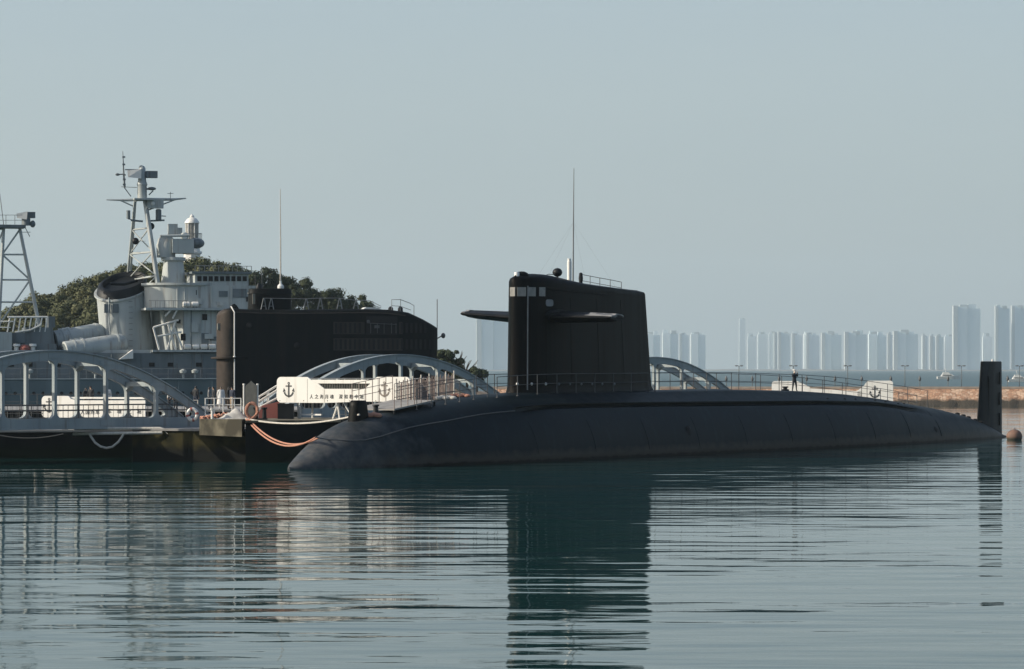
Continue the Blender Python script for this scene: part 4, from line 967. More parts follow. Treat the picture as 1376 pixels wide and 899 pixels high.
mb = MB(); mb.loft([[lat(171,229,-.5), lat(171,229,.5), lat(172,238,.6), lat(172,238,-.6)], [lat(190,227,-.7), lat(190,227,.7), lat(190,240,.7), lat(190,240,-.7)]]); mb.build('radar_horn', M_white, mh)
mb = MB(); mb.ab(s3(196), s3(211), -.5, .5, z3(200,239), z3(200,230)); mb.build('radar_box', M_greyd, mh); mb = MB(); mb.bar(lat(168,228), lat(190,228), .06, 6); mb.ell(lat(190,226), (.28,.28,.3), 10, 8); mb.build('aerial_arm', M_greyd, mh); mb = MB(); mb.ell(lat(204,253.5), (.45,.3,.18), 10, 6); mb.bar(lat(190,254), lat(206,254), .1, 6); mb.bar(lat(200,262), lat(206,256), .06, 6); mb.build('aerial_arm', M_greyd, mh)
mb = MB(); mb.tube([lat(167.5,252), lat(166,228), lat(165,203)], [.11,.08,.03], 6)
for y in (211, 221, 235, 241, 248): mb.box(lat(166.3 if y < 230 else 167, y), (.28,.18,.16))
mb.bar(lat(156,234.5), lat(167,234), .06, 6); mb.ell(lat(158,234.5), (.24,.12,.14), 8, 6); mb.bar(lat(167,252), lat(176,264), .05, 6); mb.bar(lat(163,251), lat(184,252), .03, 5); mb.build('topmast', M_greyd, SHIP)
mb = MB(); mb.bar(lat(176,296), lat(192,297.5), .10, 6); mb.bar(lat(197,297), lat(221,296), .09, 6); mb.lathe([(.30,0),(.30,1.0),(.2,1.1)], lat(213,295.5), 12); mb.lathe([(.20,0),(.20,.85)], lat(172.5,294), 10); mb.bar(lat(172,294), lat(180,296), .05, 6); mb.bar(lat(214,290), lat(223,290.5), .05, 6); mb.bar(lat(229,269), lat(229,258), .03, 5); mb.bar(lat(225,260), lat(233,260), .03, 5); mb.build('mast_outrigger', M_greyd, SHIP)
for px, py in ((203,304),(182,324)): mb = MB(); mb.ell(lat(px,py), (.36,.36,.36), 12, 8); mb.build('signal_ball', M_soot, SHIP)
mb = MB(); 
for (a, b) in ((lat(152,268.5), lat(146,268)), (lat(182,324), lat(196,324))): mb.bar(a, b, .012, 4)
mb.build('halyard', M_dkrail, SHIP)
# left lattice mast
legsB = [(lat(-2,440,-1), lat(5,304,-.5), .20), (lat(53,440,-1), lat(26,304,-.5), .20), (lat(-40,440,1.5), lat(-4,304,.6), .16)]
for a, b, r in legsB: mb = MB(); mb.tube([a, b], [r, r*.8], 10); mb.build('aft_mast_leg', M_grey, SHIP)
mb = MB(); B0, B1, B2 = legsB
for i, (qa, qb) in enumerate(((.02,.03),(.25,.25),(.47,.47),(.72,.72),(.97,.97))):
    if 0 < i < 4: mb.bar(z_on(B0, qa), z_on(B1, qb), .09, 6)
    mb.bar(z_on(B2, qa), z_on(B0, qa), .07, 6)
for (a, qa, b, qb) in ((B0,.02,B1,.47),(B0,.72,B1,.47),(B0,.72,B1,.97),(B2,.02,B0,.47),(B2,.5,B0,.97)): mb.bar(z_on(a, qa), z_on(b, qb), .09, 6)
mb.build('aft_mast_bracing', M_grey, SHIP)
mb = MB(); mb.ab(s3(-40), s3(33), -1.4, 1.4, z3(0,306.5), z3(0,302.5)); mb.bar(lat(33,304), lat(40,318), .04, 5); mb.bar(lat(28,312), lat(41,312), .03, 5); ap = mb.build('aft_mast_platform', M_greyd, SHIP)
mb = MB()
for px in (-20,-5,8,20): mb.bar(lat(px,303,-1.3), lat(px,289,-1.3), .03, 5)
for y in (289, 296): mb.bar(lat(-40,y,-1.3), lat(30,y,-1.3), .025, 5)
mb.build('platform_railing', M_steel, ap)
mb = MB(); mb.lathe([(.45,0),(.42,1.0),(.3,1.2)], lat(35,303), 14); mb.box(lat(41,289), (.9,.8,.6)); mb.ell(lat(44,301), (.28,.28,.36), 10, 8); mb.bar(lat(35,301), lat(44,301), .05, 5); mb.build('radar_pedestal', M_greyd, ap)
mb = MB(); mb.loft([[lat(22,287,-.4), lat(22,287,.4), lat(23,293,.4), lat(23,293,-.4)], [lat(37,284,-.6), lat(37,284,.6), lat(36,295,.6), lat(36,295,-.6)]]); mb.build('radar_horn', M_white, ap)
mb = MB(); mb.tube([lat(5,303), lat(1,270), lat(-3,240)], [.04,.03,.015], 5); mb.build('whip_antenna', M_dkrail, SHIP)

# lighthouse on the island behind the ship
LD = 556.0; lo = Vector((XD(258, LD), LD, ZD(392, LD)))
lh = thing('lighthouse', 'white lighthouse rising behind the warship bridge tower on the island', 'lighthouse', lo)
zz = lambda py: ZD(py, LD) - lo.z
mb = MB(); mb.lathe([(1.75,-3),(1.6,zz(372)),(1.55,zz(360)),(1.9,zz(359)),(1.9,zz(356)),(1.5,zz(355)),(1.45,zz(342)),(1.75,zz(341)),(1.75,zz(338)),(1.4,zz(337)),(1.35,zz(325))], lo, 8); mb.build('tower', M_white, lh, sharp=30)
mb = MB(); mb.lathe([(1.75,zz(325)),(1.8,zz(322.5)),(1.7,zz(322))], lo, 16); mb.build('gallery', M_white, lh)
mb = MB()
for k in range(10): a = k*math.pi/5; mb.bar(lo + Vector((1.7*math.cos(a),1.7*math.sin(a),zz(322))), lo + Vector((1.7*math.cos(a),1.7*math.sin(a),zz(314))), .05, 5)
mb.tube([lo + Vector((1.7*math.cos(a*math.pi/10),1.7*math.sin(a*math.pi/10),zz(314))) for a in range(21)], .05, 5); mb.build('gallery_railing', M_steel, lh)
mb = MB(); mb.lathe([(1.05,zz(322)),(1.05,zz(299))], lo, 12); ln_ = mb.build('lantern', M_glass, lh)
mb = MB()
for k in range(6): a = k*math.pi/3; mb.bar(lo + Vector((1.08*math.cos(a),1.08*math.sin(a),zz(322))), lo + Vector((1.08*math.cos(a),1.08*math.sin(a),zz(299))), .10, 6)
mb.build('lantern_frame', M_white, ln_)
mb = MB(); mb.lathe([(1.3,zz(300)),(1.25,zz(298)),(.85,zz(294)),(.35,zz(292)),(.4,zz(290.5)),(.1,zz(288))], lo, 16); mb.build('roof', M_white, lh)

# ------------------------------------------------------------------ arched footbridges
def footbridge(px, D, label, th=40):
    o = Vector((XD(px, D), D, 0))
    r = thing('footbridge', label, 'bridge', o, 'grey arched footbridges between the pontoons', rotz=R(th), local=True)
    HS, W = 12.2, 3.8
    zt = lambda x: 7.15 - 4.4*(x/HS)**2
    zi = lambda x: zt(x) - .58
    ZB0, ZB1 = 2.2, 2.80
    panels = [(-12.2,-7.8,-10.75,-7.9),(-7.8,-3.9,-7.7,-4.0),(-3.9,0,-3.8,-.1),(0,3.9,.1,3.8),(3.9,7.8,4.0,7.7),(7.8,12.2,7.9,10.75)]
    for y0 in (0, W - .32):
        mb = MB()
        for xa_, xb_, ia, ib in panels:
            inner, outer = [], []
            rx = .42
            def put(x, v, ox, ov): 
                h = zi(x) - ZB1; inner.append((x, ZB1 + v*h)); outer.append((ox, ZB0 if ov == 0 else zt(ox) if ov == 1 else ZB0 + (ov)*(zt(ox)-ZB0)))
            def rv(x): return min(.42/ max(zi(x) - ZB1, .3), .48)
            for k in range(5):                                   # bottom left corner
                a = R(180 + 22.5*k); put(ia + rx*(1 + math.cos(a)), rv(ia)*(1 + math.sin(a)), xa_, 0)
            for q in (.33, .66): x = ia + (ib-ia)*q; put(x, 0, x, 0)
            for k in range(5): a = R(270 + 22.5*k); put(ib - rx*(1 - math.cos(a)), rv(ib)*(1 + math.sin(a)), xb_, 0)
            for k in range(5): a = R(22.5*k); put(ib - rx*(1 - math.cos(a)), 1 - rv(ib)*(1 - math.sin(a)), xb_, 1)
            for q in (.85,.7,.55,.4,.25,.15): x = ia + (ib-ia)*q; put(x, 1, x, 1)
            for k in range(5): a = R(90 + 22.5*k); put(ia + rx*(1 + math.cos(a)), 1 - rv(ia)*(1 - math.sin(a)), xa_, 1)
            n = len(inner); y1 = y0 + .32
            vs = [(x, y0, z) for x, z in inner] + [(x, y0, z) for x, z in outer] + [(x, y1, z) for x, z in inner] + [(x, y1, z) for x, z in outer]
            fs = []
            for i in range(n):
                j = (i+1) % n
                fs += [(i, j, n+j, n+i), (2*n+i, 3*n+i, 3*n+j, 2*n+j), (i, 2*n+i, 2*n+j, j)]
            mb.add(vs, fs)
        # chord flanges: top of the arch and underside as slim strips proud of the web
        tops = [(-HS + 2*HS*k/48) for k in range(49)]
        mb.loft([[Vector((x, y0 - .10, zt(x))), Vector((x, y0 + .42, zt(x))), Vector((x, y0 + .42, zt(x) + .09)), Vector((x, y0 - .10, zt(x) + .09))] for x in tops])
        mb.ab(-HS, HS, y0 - .08, y0 + .40, ZB0 - .10, ZB0)
        bm_ = mb.build('arch_girder', M_bridge, r, sharp=30)
    for x in (-7.8, -3.9, 0, 3.9, 7.8):
        mb = MB(); mb.ab(x - .55, x + .55, -.03, -.004, zi(x) + .12, zt(x) - .12 - abs(x)*.02); mb.build('splice_plate', M_bridge, r, smooth=False)
        mb = MB(); mb.ab(x - .5, x + .5, -.03, -.004, ZB0 + .1, ZB1 - .1); mb.build('splice_plate', M_bridge, r, smooth=False)
    mb = MB(); mb.ab(-HS, HS, .34, W - .34, 2.30, 2.58); mb.build('bridge_deck', M_deck, r, smooth=False)
    for x in (-7.8, -3.9, 0, 3.9, 7.8):
        mb = MB(); z = zi(x) + .10
        mb.loft([[Vector((x - .22, .33, z - .35)), Vector((x + .22, .33, z - .35)), Vector((x + .22, .33, z + .28)), Vector((x - .22, .33, z + .28))],
                 [Vector((x - .22, .75, z - .02)), Vector((x + .22, .75, z - .02)), Vector((x + .22, .75, z + .28)), Vector((x - .22, .75, z + .28))],
                 [Vector((x - .22, W - .75, z - .02)), Vector((x + .22, W - .75, z - .02)), Vector((x + .22, W - .75, z + .28)), Vector((x - .22, W - .75, z + .28))],
                 [Vector((x - .22, W - .33, z - .35)), Vector((x + .22, W - .33, z - .35)), Vector((x + .22, W - .33, z + .28)), Vector((x - .22, W - .33, z + .28))]])
        mb.build('cross_beam', M_bridge, r, smooth=False)
    for y in (.40, W - .40):
        mb = MB(); n = 60
        for k in range(n + 1):
            x = -11.6 + 23.2*k/n; mb.bar((x, y, 2.58), (x, y, 3.62), .012 if k % 5 else .03, 5)
        for z in (2.75, 3.3, 3.65): mb.bar((-11.6, y, z), (11.6, y, z), .028, 5)
        mb.build('bridge_railing', M_dkrail, r)
    return r
footbridge(75, 204, 'grey arched footbridge nearest the camera at the left margin')
footbridge(540, 262, 'grey arched footbridge below the long sail of the older submarine')
footbridge(880, 319, 'grey arched footbridge half hidden behind the tall black sail', 41)

# ------------------------------------------------------------------ pontoons and piers
def pontoon(name, label, plan, z0, z1, m, group=None, cat='pontoon', rake=0.0, topm=None):
    """plan: (picture column, distance) corners; rake pulls the last two bottom corners inwards."""
    pts = [(XD(a, d), d) for a, d in plan]; cx = sum(p[0] for p in pts)/len(pts); cy = sum(p[1] for p in pts)/len(pts)
    r = thing(name, label, cat, (cx, cy, 0), group)
    low = [Vector((x - (rake if i in (1, 2) else 0), y, z0)) for i, (x, y) in enumerate(pts)]
    mid = [Vector((x - (rake*.2 if i in (1, 2) else 0), y, z1 - .9)) for i, (x, y) in enumerate(pts)]
    mb = MB(); mb.loft([low, mid, [Vector((x, y, z1 - .14)) for x, y in pts]]); mb.build('float', m, r, smooth=False)
    mb = MB(); c = Vector((cx, cy, 0))
    mb.loft([[Vector((x + (x-cx)*.012, y + (y-cy)*.02, z1 - .138)) for x, y in pts], [Vector((x + (x-cx)*.012, y + (y-cy)*.02, z1)) for x, y in pts]]); mb.build('deck_slab', topm or M_deck, r, smooth=False)
    return r
pontoon('floating_pontoon', 'long black pontoon floating low under the left footbridge', [(-170,210.5),(177,213.5),(177,222.5),(-170,224)], -1, 1.9, M_pont)
pw = pontoon('weedy_pontoon', 'brown weed covered pontoon below the right end of the left footbridge', [(178,207),(330,204.2),(330,222),(178,222.4)], -1, 2.12, M_weed)
mb = MB(); a, b = P(268,570,203.9), P(325,570,202.9)
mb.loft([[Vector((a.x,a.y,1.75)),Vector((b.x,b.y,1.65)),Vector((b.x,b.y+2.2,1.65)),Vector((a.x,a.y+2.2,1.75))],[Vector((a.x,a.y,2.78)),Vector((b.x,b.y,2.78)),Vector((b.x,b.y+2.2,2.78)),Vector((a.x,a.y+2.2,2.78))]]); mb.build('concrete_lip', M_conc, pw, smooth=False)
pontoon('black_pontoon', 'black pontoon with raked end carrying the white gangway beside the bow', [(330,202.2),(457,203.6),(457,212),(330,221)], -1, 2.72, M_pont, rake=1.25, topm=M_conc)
pontoon('pier', 'raised grey pier where visitors stand in front of the older submarine', [(-170,226),(400,226),(400,246),(-170,246)], -1, 3.1, M_pont, cat='pier')
pontoon('floating_pontoon', 'low pontoon carrying the left end of the centre footbridge', [(338,248.5),(455,248.5),(455,262),(338,262)], -1, 2.08, M_pont)
pontoon('floating_pontoon', 'low pontoon carrying the right end of the centre footbridge', [(600,267),(740,267),(740,278),(600,278)], -1, 2.08, M_pont)
pontoon('floating_pontoon', 'low pontoon behind the black sail under the hidden bridge end', [(700,305),(800,305),(800,318),(700,318)], -1, 2.08, M_pont)
pontoon('floating_pontoon', 'low pontoon behind the hull carrying the two ended white board', [(925,325),(1203,325),(1203,338),(925,338)], -1, 2.08, M_pont)
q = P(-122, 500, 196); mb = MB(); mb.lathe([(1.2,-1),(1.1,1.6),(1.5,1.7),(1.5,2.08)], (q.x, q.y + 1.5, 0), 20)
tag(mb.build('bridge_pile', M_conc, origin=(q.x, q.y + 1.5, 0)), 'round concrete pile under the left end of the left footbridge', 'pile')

# ------------------------------------------------------------------ anchors, boards, lettering
def anchor_poly(mb, cx, cz, s, y, th):
    def arc(x, z, ro, ri, a0, a1, n):
        o = [(x + ro*math.cos(R(a0 + (a1-a0)*k/n)), z + ro*math.sin(R(a0 + (a1-a0)*k/n))) for k in range(n+1)]
        i = [(x + ri*math.cos(R(a0 + (a1-a0)*k/n)), z + ri*math.sin(R(a0 + (a1-a0)*k/n))) for k in range(n+1)]
        for k in range(n): pr([o[k], o[k+1], i[k+1], i[k]])
    def pr(p): mb.prism(p, (0, y, 0), (1,0,0), (0,0,1), (0, th, 0))
    arc(cx, cz + .43*s, .085*s, .045*s, 0, 360, 16)
    pr([(cx-.045*s,cz+.35*s),(cx+.045*s,cz+.35*s),(cx+.055*s,cz-.40*s),(cx-.055*s,cz-.40*s)])
    pr([(cx-.25*s,cz+.20*s),(cx+.25*s,cz+.20*s),(cx+.25*s,cz+.28*s),(cx-.25*s,cz+.28*s)])
    arc(cx, cz - .08*s, .42*s, .31*s, 195, 345, 18)
    for sg in (-1, 1): pr([(cx+sg*.26*s,cz-.10*s),(cx+sg*.47*s,cz-.17*s),(cx+sg*.40*s,cz+.10*s)])
    pr([(cx-.09*s,cz-.44*s),(cx,cz-.55*s),(cx+.09*s,cz-.44*s)])
def round_rect(x0, x1, z0, z1, r, corners='1111'):
    p = []
    for (cx, cz, a0, on, px_, pz_) in ((x1-r, z1-r, 0, corners[0], x1, z1), (x0+r, z1-r, 90, corners[1], x0, z1), (x0+r, z0+r, 180, corners[2], x0, z0), (x1-r, z0+r, 270, corners[3], x1, z0)):
        if on == '1': p += [(cx + r*math.cos(R(a0+15*k)), cz + r*math.sin(R(a0+15*k))) for k in range(7)]
        else: p.append((px_, pz_))
    return p
def letters(text, x, z, size, spread, y, m, parent, name='lettering'):
    V_, Fc, cnt = [], [], 0
    for i, ch in enumerate(text):
        if ch == ' ': continue
        cu = bpy.data.curves.new('glyph', 'FONT'); cu.body = ch; cu.size = size; cu.align_x = 'CENTER'; cu.extrude = .008; cu.offset = .004
        ob = bpy.data.objects.new('glyph', cu); COL.objects.link(ob); bpy.context.view_layer.update()
        me = bpy.data.meshes.new_from_object(ob.evaluated_get(bpy.context.evaluated_depsgraph_get()))
        for v in me.vertices: V_.append((x + i*spread + v.co.x, y - v.co.z, z + v.co.y))
        for p in me.polygons: Fc.append(tuple(k + cnt for k in p.vertices))
        cnt += len(me.vertices); bpy.data.objects.remove(ob); bpy.data.meshes.remove(me); bpy.data.curves.remove(cu)
    mb = MB(); mb.add(V_, Fc); return mb.build(name, m, parent, smooth=False)
# centre gangway with its white side board
TG = R(-31)
q0 = P(372, 540, 209.4)
GW = thing('gangway', 'white gangway board with two anchors and dark lettering leading onto the bow', 'gangway', (q0.x, q0.y, 0), rotz=TG, local=True)
def gx(px): c = (px - CX)/F; return (c*q0.y - q0.x)/(math.cos(TG) - c*math.sin(TG))
def gz(px, py): return ZD(py, q0.y + gx(px)*math.sin(TG))
mb = MB()
zl, zh = gz(372,541), gz(372,506.5); zr0, zr1 = gz(551,540), gz(551,506.5)
pr = lambda p, t=.12, y=0: mb.prism(p, (0,y,0), (1,0,0), (0,0,1), (0,t,0))
mid0, midt = gz(460,541), gz(460,522.5)
xl0, xl1, xr0, xr1 = gx(372), gx(413), gx(507), gx(551)
pr(round_rect(xl0, xl1, zl, zh, .32, '0110')); pr([(xl1, zl), (gx(436), zl), (gx(436), gz(436,522.5)), (gx(428), gz(428,516)), (gx(418), gz(418,510.5)), (xl1, zh)])
pr([(gx(436), zl), (gx(490), zr0), (gx(490), gz(490,522.5)), (gx(436), gz(436,522.5))])
pr(round_rect(xr0, xr1, zr0, zr1, .32, '1001')); pr([(gx(490), zr0), (xr0, zr0), (xr0, zr1), (gx(500), gz(500,511)), (gx(497), gz(497,516)), (gx(490), gz(490,522.5))])
board = mb.build('side_board', M_white, GW, sharp=30)
mb = MB(); mb.prism([(gx(413),gz(413,515.3)),(gx(503),gz(503,515.3)),(gx(503),gz(503,510.3)),(gx(413),gz(413,510.3))], (0,.03,0), (1,0,0), (0,0,1), (0,.1,0)); mb.build('top_rail', M_white, board, smooth=False)
mb = MB(); anchor_poly(mb, gx(388), gz(388,523.5), .98, -.02, .019); mb.build('anchor_emblem', M_ink, board, sharp=30)
mb = MB(); anchor_poly(mb, gx(516.5), gz(516.5,523), .98, -.02, .019); mb.build('anchor_emblem', M_faded, board, sharp=30)
mb = MB()
for px in (413, 436, 463, 490, 508): mb.ab(gx(px) - .012, gx(px) + .012, -.004, .01, zl + .02, gz(px, 523.5) if 430 < px < 495 else gz(px, 509))
mb.build('panel_joint', M_bronze, board, smooth=False)
for px in (376, 408, 440, 470, 505, 547):
    for py in (538.5,): mb = MB(); mb.ell((gx(px), -.005, gz(px, py)), (.04,.02,.04), 8, 6); mb.build('fixing_bolt', M_bronze, board)
letters('人之海月魂', gx(418.5), gz(430,535.3), .30, (gx(446)-gx(418.5))/4, -.006, M_ink, board)
letters('深和教中城', gx(458), gz(470,535.3), .30, (gx(486)-gx(458))/4, -.006, M_ink, board)
mb = MB(); mb.ab(gx(374), gx(549), .5, 2.2, zl + .2, zl + .34); mb.build('walkway', M_deck, GW, smooth=False)
mb = MB(); mb.prism([(gx(417),gz(417,524)),(gx(505),gz(505,524)),(gx(505),gz(505,511)),(gx(417),gz(417,511))], (0,.16,0), (1,0,0), (0,0,1), (0,.04,0)); mb.build('back_panel', M_ink, board, smooth=False)
mb = MB()
for k in range(30): x = gx(430) + (gx(496)-gx(430))*k/29; mb.ab(x - .015, x + .015, .10, .15, gz(460,522.5), gz(460,514.5))
mb.build('grille', M_bronze, board, smooth=False)
mb = MB()
for px in (398, 443, 452, 500):
    mb = MB(); mb.bar((gx(px), .4, 2.74), (gx(px) + (.5 if px == 443 else -.2), .4, zl + .22), .07, 8); mb.build('trestle_leg', M_white, GW); mb = MB(); mb.bar((gx(px), 1.9, 2.74), (gx(px), 1.9, zl + .22), .07, 8); mb.build('trestle_leg', M_white, GW)
mb = MB(); mb.bar((gx(455), .4, zl + .2), (gx(470), .4, 2.74), .05, 8); mb.ab(gx(396), gx(428), .3, .42, 2.95, 3.05); mb.ab(gx(396), gx(400), .3, .42, 2.74, 3.5)
for z in (3.0, 3.35): mb.bar((gx(424), 1.9, z), (gx(478), 1.9, z), .03, 6)
mb.build('trestle', M_white, GW, sharp=40)
for y in (2.2,):
    mb = MB()
    for k in range(12): x = gx(376) + (gx(549)-gx(376))*k/11; mb.bar((x, y, zl + .3), (x, y, zh - .1), .03, 6)
    for z in (zh - .1, zh - .6): mb.bar((gx(376), y, z), (gx(549), y, z), .025, 6)
    mb.build('handrail', M_steel, GW)
# stair up to the gangway, red base, dark box
q = P(345, 558, 211.5); st = thing('gangway_stair', 'white railed stair climbing to the left end of the gangway board', 'stair', (q.x, q.y, 2.72))
mb = MB()
e = P(371, 541, 209.8)
for k in range(8): f = k/7; mb.ab(q.x + (e.x-q.x)*f - .12, q.x + (e.x-q.x)*f + .14, q.y - .2, q.y + 1.0, 2.72 + (e.z - 2.72)*f - .04, 2.72 + (e.z - 2.72)*f + .02)
mb.build('tread', M_deck, st, smooth=False)
for yy in (-.25, 1.05):
    mb = MB()
    for (pa, qa, pb, qb) in ((345,535,372,517),(345,541,372,523),(345,549,372,534)): A_, B_ = P(pa,qa,211.5), P(pb,qb,209.8); mb.bar(A_ + Vector((0,yy,0)), B_ + Vector((0,yy+1.5,0)), .05, 6)
    for f in (0.05,.5,.95): A_, B_ = P(345,535,211.5), P(372,517,209.8); c = A_.lerp(B_, f) + Vector((0,yy+1.5*f,0)); mb.bar(c - Vector((0,0,.8)), c, .035, 6)
    mb.build('stair_rail', M_white, st)
a = P(345,558,210.9); b = P(375,558,210.9)
mb = MB(); mb.prism([(a.x,2.73),(b.x,2.73),(b.x,ZD(539.5,210.9)),(a.x + .35,ZD(545,210.9))], (0,210.9,0), (1,0,0), (0,0,1), (0,.9,0)); mb.build('red_base', M_red, st, smooth=False)
a = P(373,558,208); b = P(394,541,208); bx = thing('service_box', 'dark service box standing under the left end of the gangway board', 'box', ((a.x+b.x)/2, 208.5, 2.72))
mb = MB(); mb.ab(a.x, b.x, 208, 208.9, 2.725, ZD(543.5,208)); mb.build('cabinet', M_soot, bx, smooth=False)
mb = MB(); mb.ab(a.x - .04, b.x + .04, 207.95, 208.95, ZD(543.5,208), ZD(542.5,208)); mb.build('lid', M_soot, bx, smooth=False)
# board on the far left pier
TL = R(-22); ql = P(56, 561, 222)
LB = thing('sign_board', 'low white board with a dark anchor and lettering seen through the left footbridge', 'sign', (ql.x, ql.y, 0), rotz=TL, local=True)
def lx(px): c = (px - CX)/F; return (c*ql.y - ql.x)/(math.cos(TL) - c*math.sin(TL))
def lz(px, py): return ZD(py, ql.y + lx(px)*math.sin(TL))
mb = MB()
pr(round_rect(lx(56), lx(95), lz(75,561), lz(75,532), .3, '1110')); pr([(lx(95), lz(75,561)), (lx(195), lz(195,563)), (lx(195), lz(195,538)), (lx(104), lz(104,538)), (lx(95), lz(95,536))])
lbd = mb.build('panel', M_white, LB, sharp=30)
mb = MB(); anchor_poly(mb, lx(66), lz(66,544.5), 1.0, -.02, .019); mb.build('anchor_emblem', M_ink, lbd, sharp=30)
letters('人国海军', lx(111), lz(120,556.2), .36, (lx(131)-lx(111))/3, -.006, M_ink, lbd)
letters('军魂之城', lx(147), lz(155,555.2), .36, (lx(187)-lx(147))/3, -.006, M_ink, lbd)
mb = MB(); mb.ab(lx(60), lx(193), .2, .3, lz(120,536), lz(120,533.5)); mb.build('top_rail', M_white, LB, smooth=False)
mb = MB()
for px in (60, 95, 130, 165, 190): mb.bar((lx(px), .2, 1.9), (lx(px), .2, lz(px,537)), .05, 6)
mb.build('support', M_steel, LB)
# two ended board on the far right pontoon
qr = P(1040, 523, 329); TR = R(-16)
RB = thing('sign_board', 'white board whose two rounded ends show behind the hull, right end with anchor', 'sign', (qr.x, qr.y, 0), rotz=TR, local=True)
def rx_(px): c = (px - CX)/F; return (c*qr.y - qr.x)/(math.cos(TR) - c*math.sin(TR))
def rz(px, py): return ZD(py, qr.y + rx_(px)*math.sin(TR))
mb = MB()
pr(round_rect(rx_(1037), rx_(1071), 2.1, rz(1050,512), .3, '0100')); pr([(rx_(1071), 2.1), (rx_(1090), 2.1), (rx_(1088), rz(1088,520)), (rx_(1080), rz(1080,516)), (rx_(1071), rz(1071,512))])
pr([(rx_(1088), 2.1), (rx_(1158), 2.1), (rx_(1158), rz(1158,526)), (rx_(1088), rz(1088,522))])
pr(round_rect(rx_(1166), rx_(1200), 2.1, rz(1180,511.5), .3, '1000')); pr([(rx_(1152), 2.1), (rx_(1166), 2.1), (rx_(1166), rz(1166,511.5)), (rx_(1160), rz(1160,519)), (rx_(1152), rz(1152,525))])
rbd = mb.build('panel', M_white, RB, sharp=30)
mb = MB(); anchor_poly(mb, rx_(1175.5), rz(1175.5,526.5), 1.25, -.02, .019); mb.build('anchor_emblem', M_ink, rbd, sharp=30)

# ------------------------------------------------------------------ pier furniture
def fence(name, label, pts, h, m, mids=(.5,), r=.03, cat='railing'):
    rt = thing(name, label, cat, pts[0]); mb = MB()
    for z in (1.0,) + tuple(mids): mb.tube([Vector(p) + Vector((0,0,h*z)) for p in pts], r, 6)
    mb.build('rail', m, rt)
    for p in pts:
        mb = MB(); mb.bar(p, Vector(p) + Vector((0,0,h + .02)), r*1.25, 8); mb.ab(p[0]-.08, p[0]+.08, p[1]-.08, p[1]+.08, p[2], p[2]+.03); mb.build('post', m, rt)
    return rt
fence('pier_railing', 'white pier railing beside the grey notice pillar in front of the visitors', [P(px, 0, 207.5).xy.to_3d() + Vector((0,0,2.13)) for px in (276,288,300,312,324)], 1.95, M_white, (.78,.45))
fence('pier_railing', 'pale railing at the right end of the left footbridge', [P(px, 0, 214.5).xy.to_3d() + Vector((0,0,2.13)) for px in (250,258,266)], 1.75, M_pale, (.6,))
fence('pier_railing', 'thin dark railing along the pier behind the left footbridge', [P(px, 0, 227).xy.to_3d() + Vector((0,0,3.1)) for px in range(-60, 270, 22)], 1.1, M_dkrail, (.5,), .02)
fence('pier_railing', 'thin railing on the low black pontoon at the left margin', [P(px, 0, 214).xy.to_3d() + Vector((0,0,1.9)) for px in range(-70, 60, 16)], 1.7, M_dkrail, (.3,.65), .02)
q = P(337, 559, 206); npil = thing('notice_pillar', 'grey notice pillar with pointed top between two white posts', 'notice board', (q.x, q.y, 2.72))
a, b = XD(329.5, 206), XD(345, 206); zt = ZD(519, 206)
mb = MB(); mb.prism([(a,2.725),(b,2.725),(b,zt),(b-.12,zt+.12),((a+b)/2+.12,zt+.22),((a+b)/2,zt+.36),((a+b)/2-.12,zt+.22),(a+.12,zt+.12),(a,zt)], (0,206,0), (1,0,0), (0,0,1), (0,.22,0)); mb.build('slab', M_bronze, npil, sharp=30)
for px in (327.5, 346): mb = MB(); x = XD(px, 206); mb.lathe([(.06,0),(.06,ZD(517.5,206)-2.72),(.09,ZD(517,206)-2.72),(.07,ZD(515.5,206)-2.72)], (x, 206.1, 2.72), 10); mb.build('post', M_white, npil)
# coil of orange rope and mooring ropes
q = P(338, 552, 204.2); mb = MB(); pts = []
for k in range(120): a = k*2*math.pi/20; pts.append(Vector((q.x + (.36 + .05*math.sin(k*.7))*math.cos(a), 204.4 + .12*(k/120) , 3.32 + (.48 + .06*math.cos(k*.9))*math.sin(a))))
mb.tube(pts, .065, 6); tag(mb.build('rope_coil', M_rope, origin=(q.x, 204.4, 2.74)), 'upright coil of orange mooring rope on the pontoon edge', 'rope')
q = P(342.5, 560, 204.1); mb = MB(); mb.lathe([(.17,0),(.15,.1),(.12,.65),(.19,.72),(.19,.80)], (q.x, 204.9, 2.72), 14); mb.lathe([(.17,0),(.15,.1),(.12,.65),(.19,.72),(.19,.80)], (q.x + .55, 204.9, 2.72), 14); mb.box((q.x + .27, 204.9, 2.76), (.95,.5,.08))
tag(mb.build('mooring_bollard', M_soot, origin=(q.x + .27, 204.9, 2.72)), 'black double bollard beside the orange rope coil', 'bollard')
def on_hull(px, py, off=.04):
    t = 3.0
    for _ in range(25):
        s = sub_s(px, t); z = sub_z(px, py, t); zz_ = min(z, sub_top(s) - .02); t = .5*t + .5*sub_skin(s, zz_)
    return sub_w(sub_s(px, t + off), t + off, sub_z(px, py, t + off))
for k, (e_, sg) in enumerate((((424,587.5), 1.05), ((428,588.5), .9))):
    mb = MB(); a = P(331 + 3*k, 560 - k, 203.2 - .1*k); a.z = 2.80; b = on_hull(*e_)
    mb.tube(catenary(a, b, sg, 24), .055, 6)
    tag(mb.build('mooring_rope', M_rope, origin=a), ('orange mooring rope sagging lowest from the coil to the bow', 'orange mooring rope just above its twin, from the coil to the bow')[k], 'rope')
mb = MB(); mb.tube([on_hull(px, py) for px, py in ((424,587.5),(440,590.5),(465,592),(490,591.5),(510,587),(530,580.5),(550,574.5),(575,569.5),(600,565.5),(625,560.5),(648,556.5),(670,554),(692,552))], .035, 6)
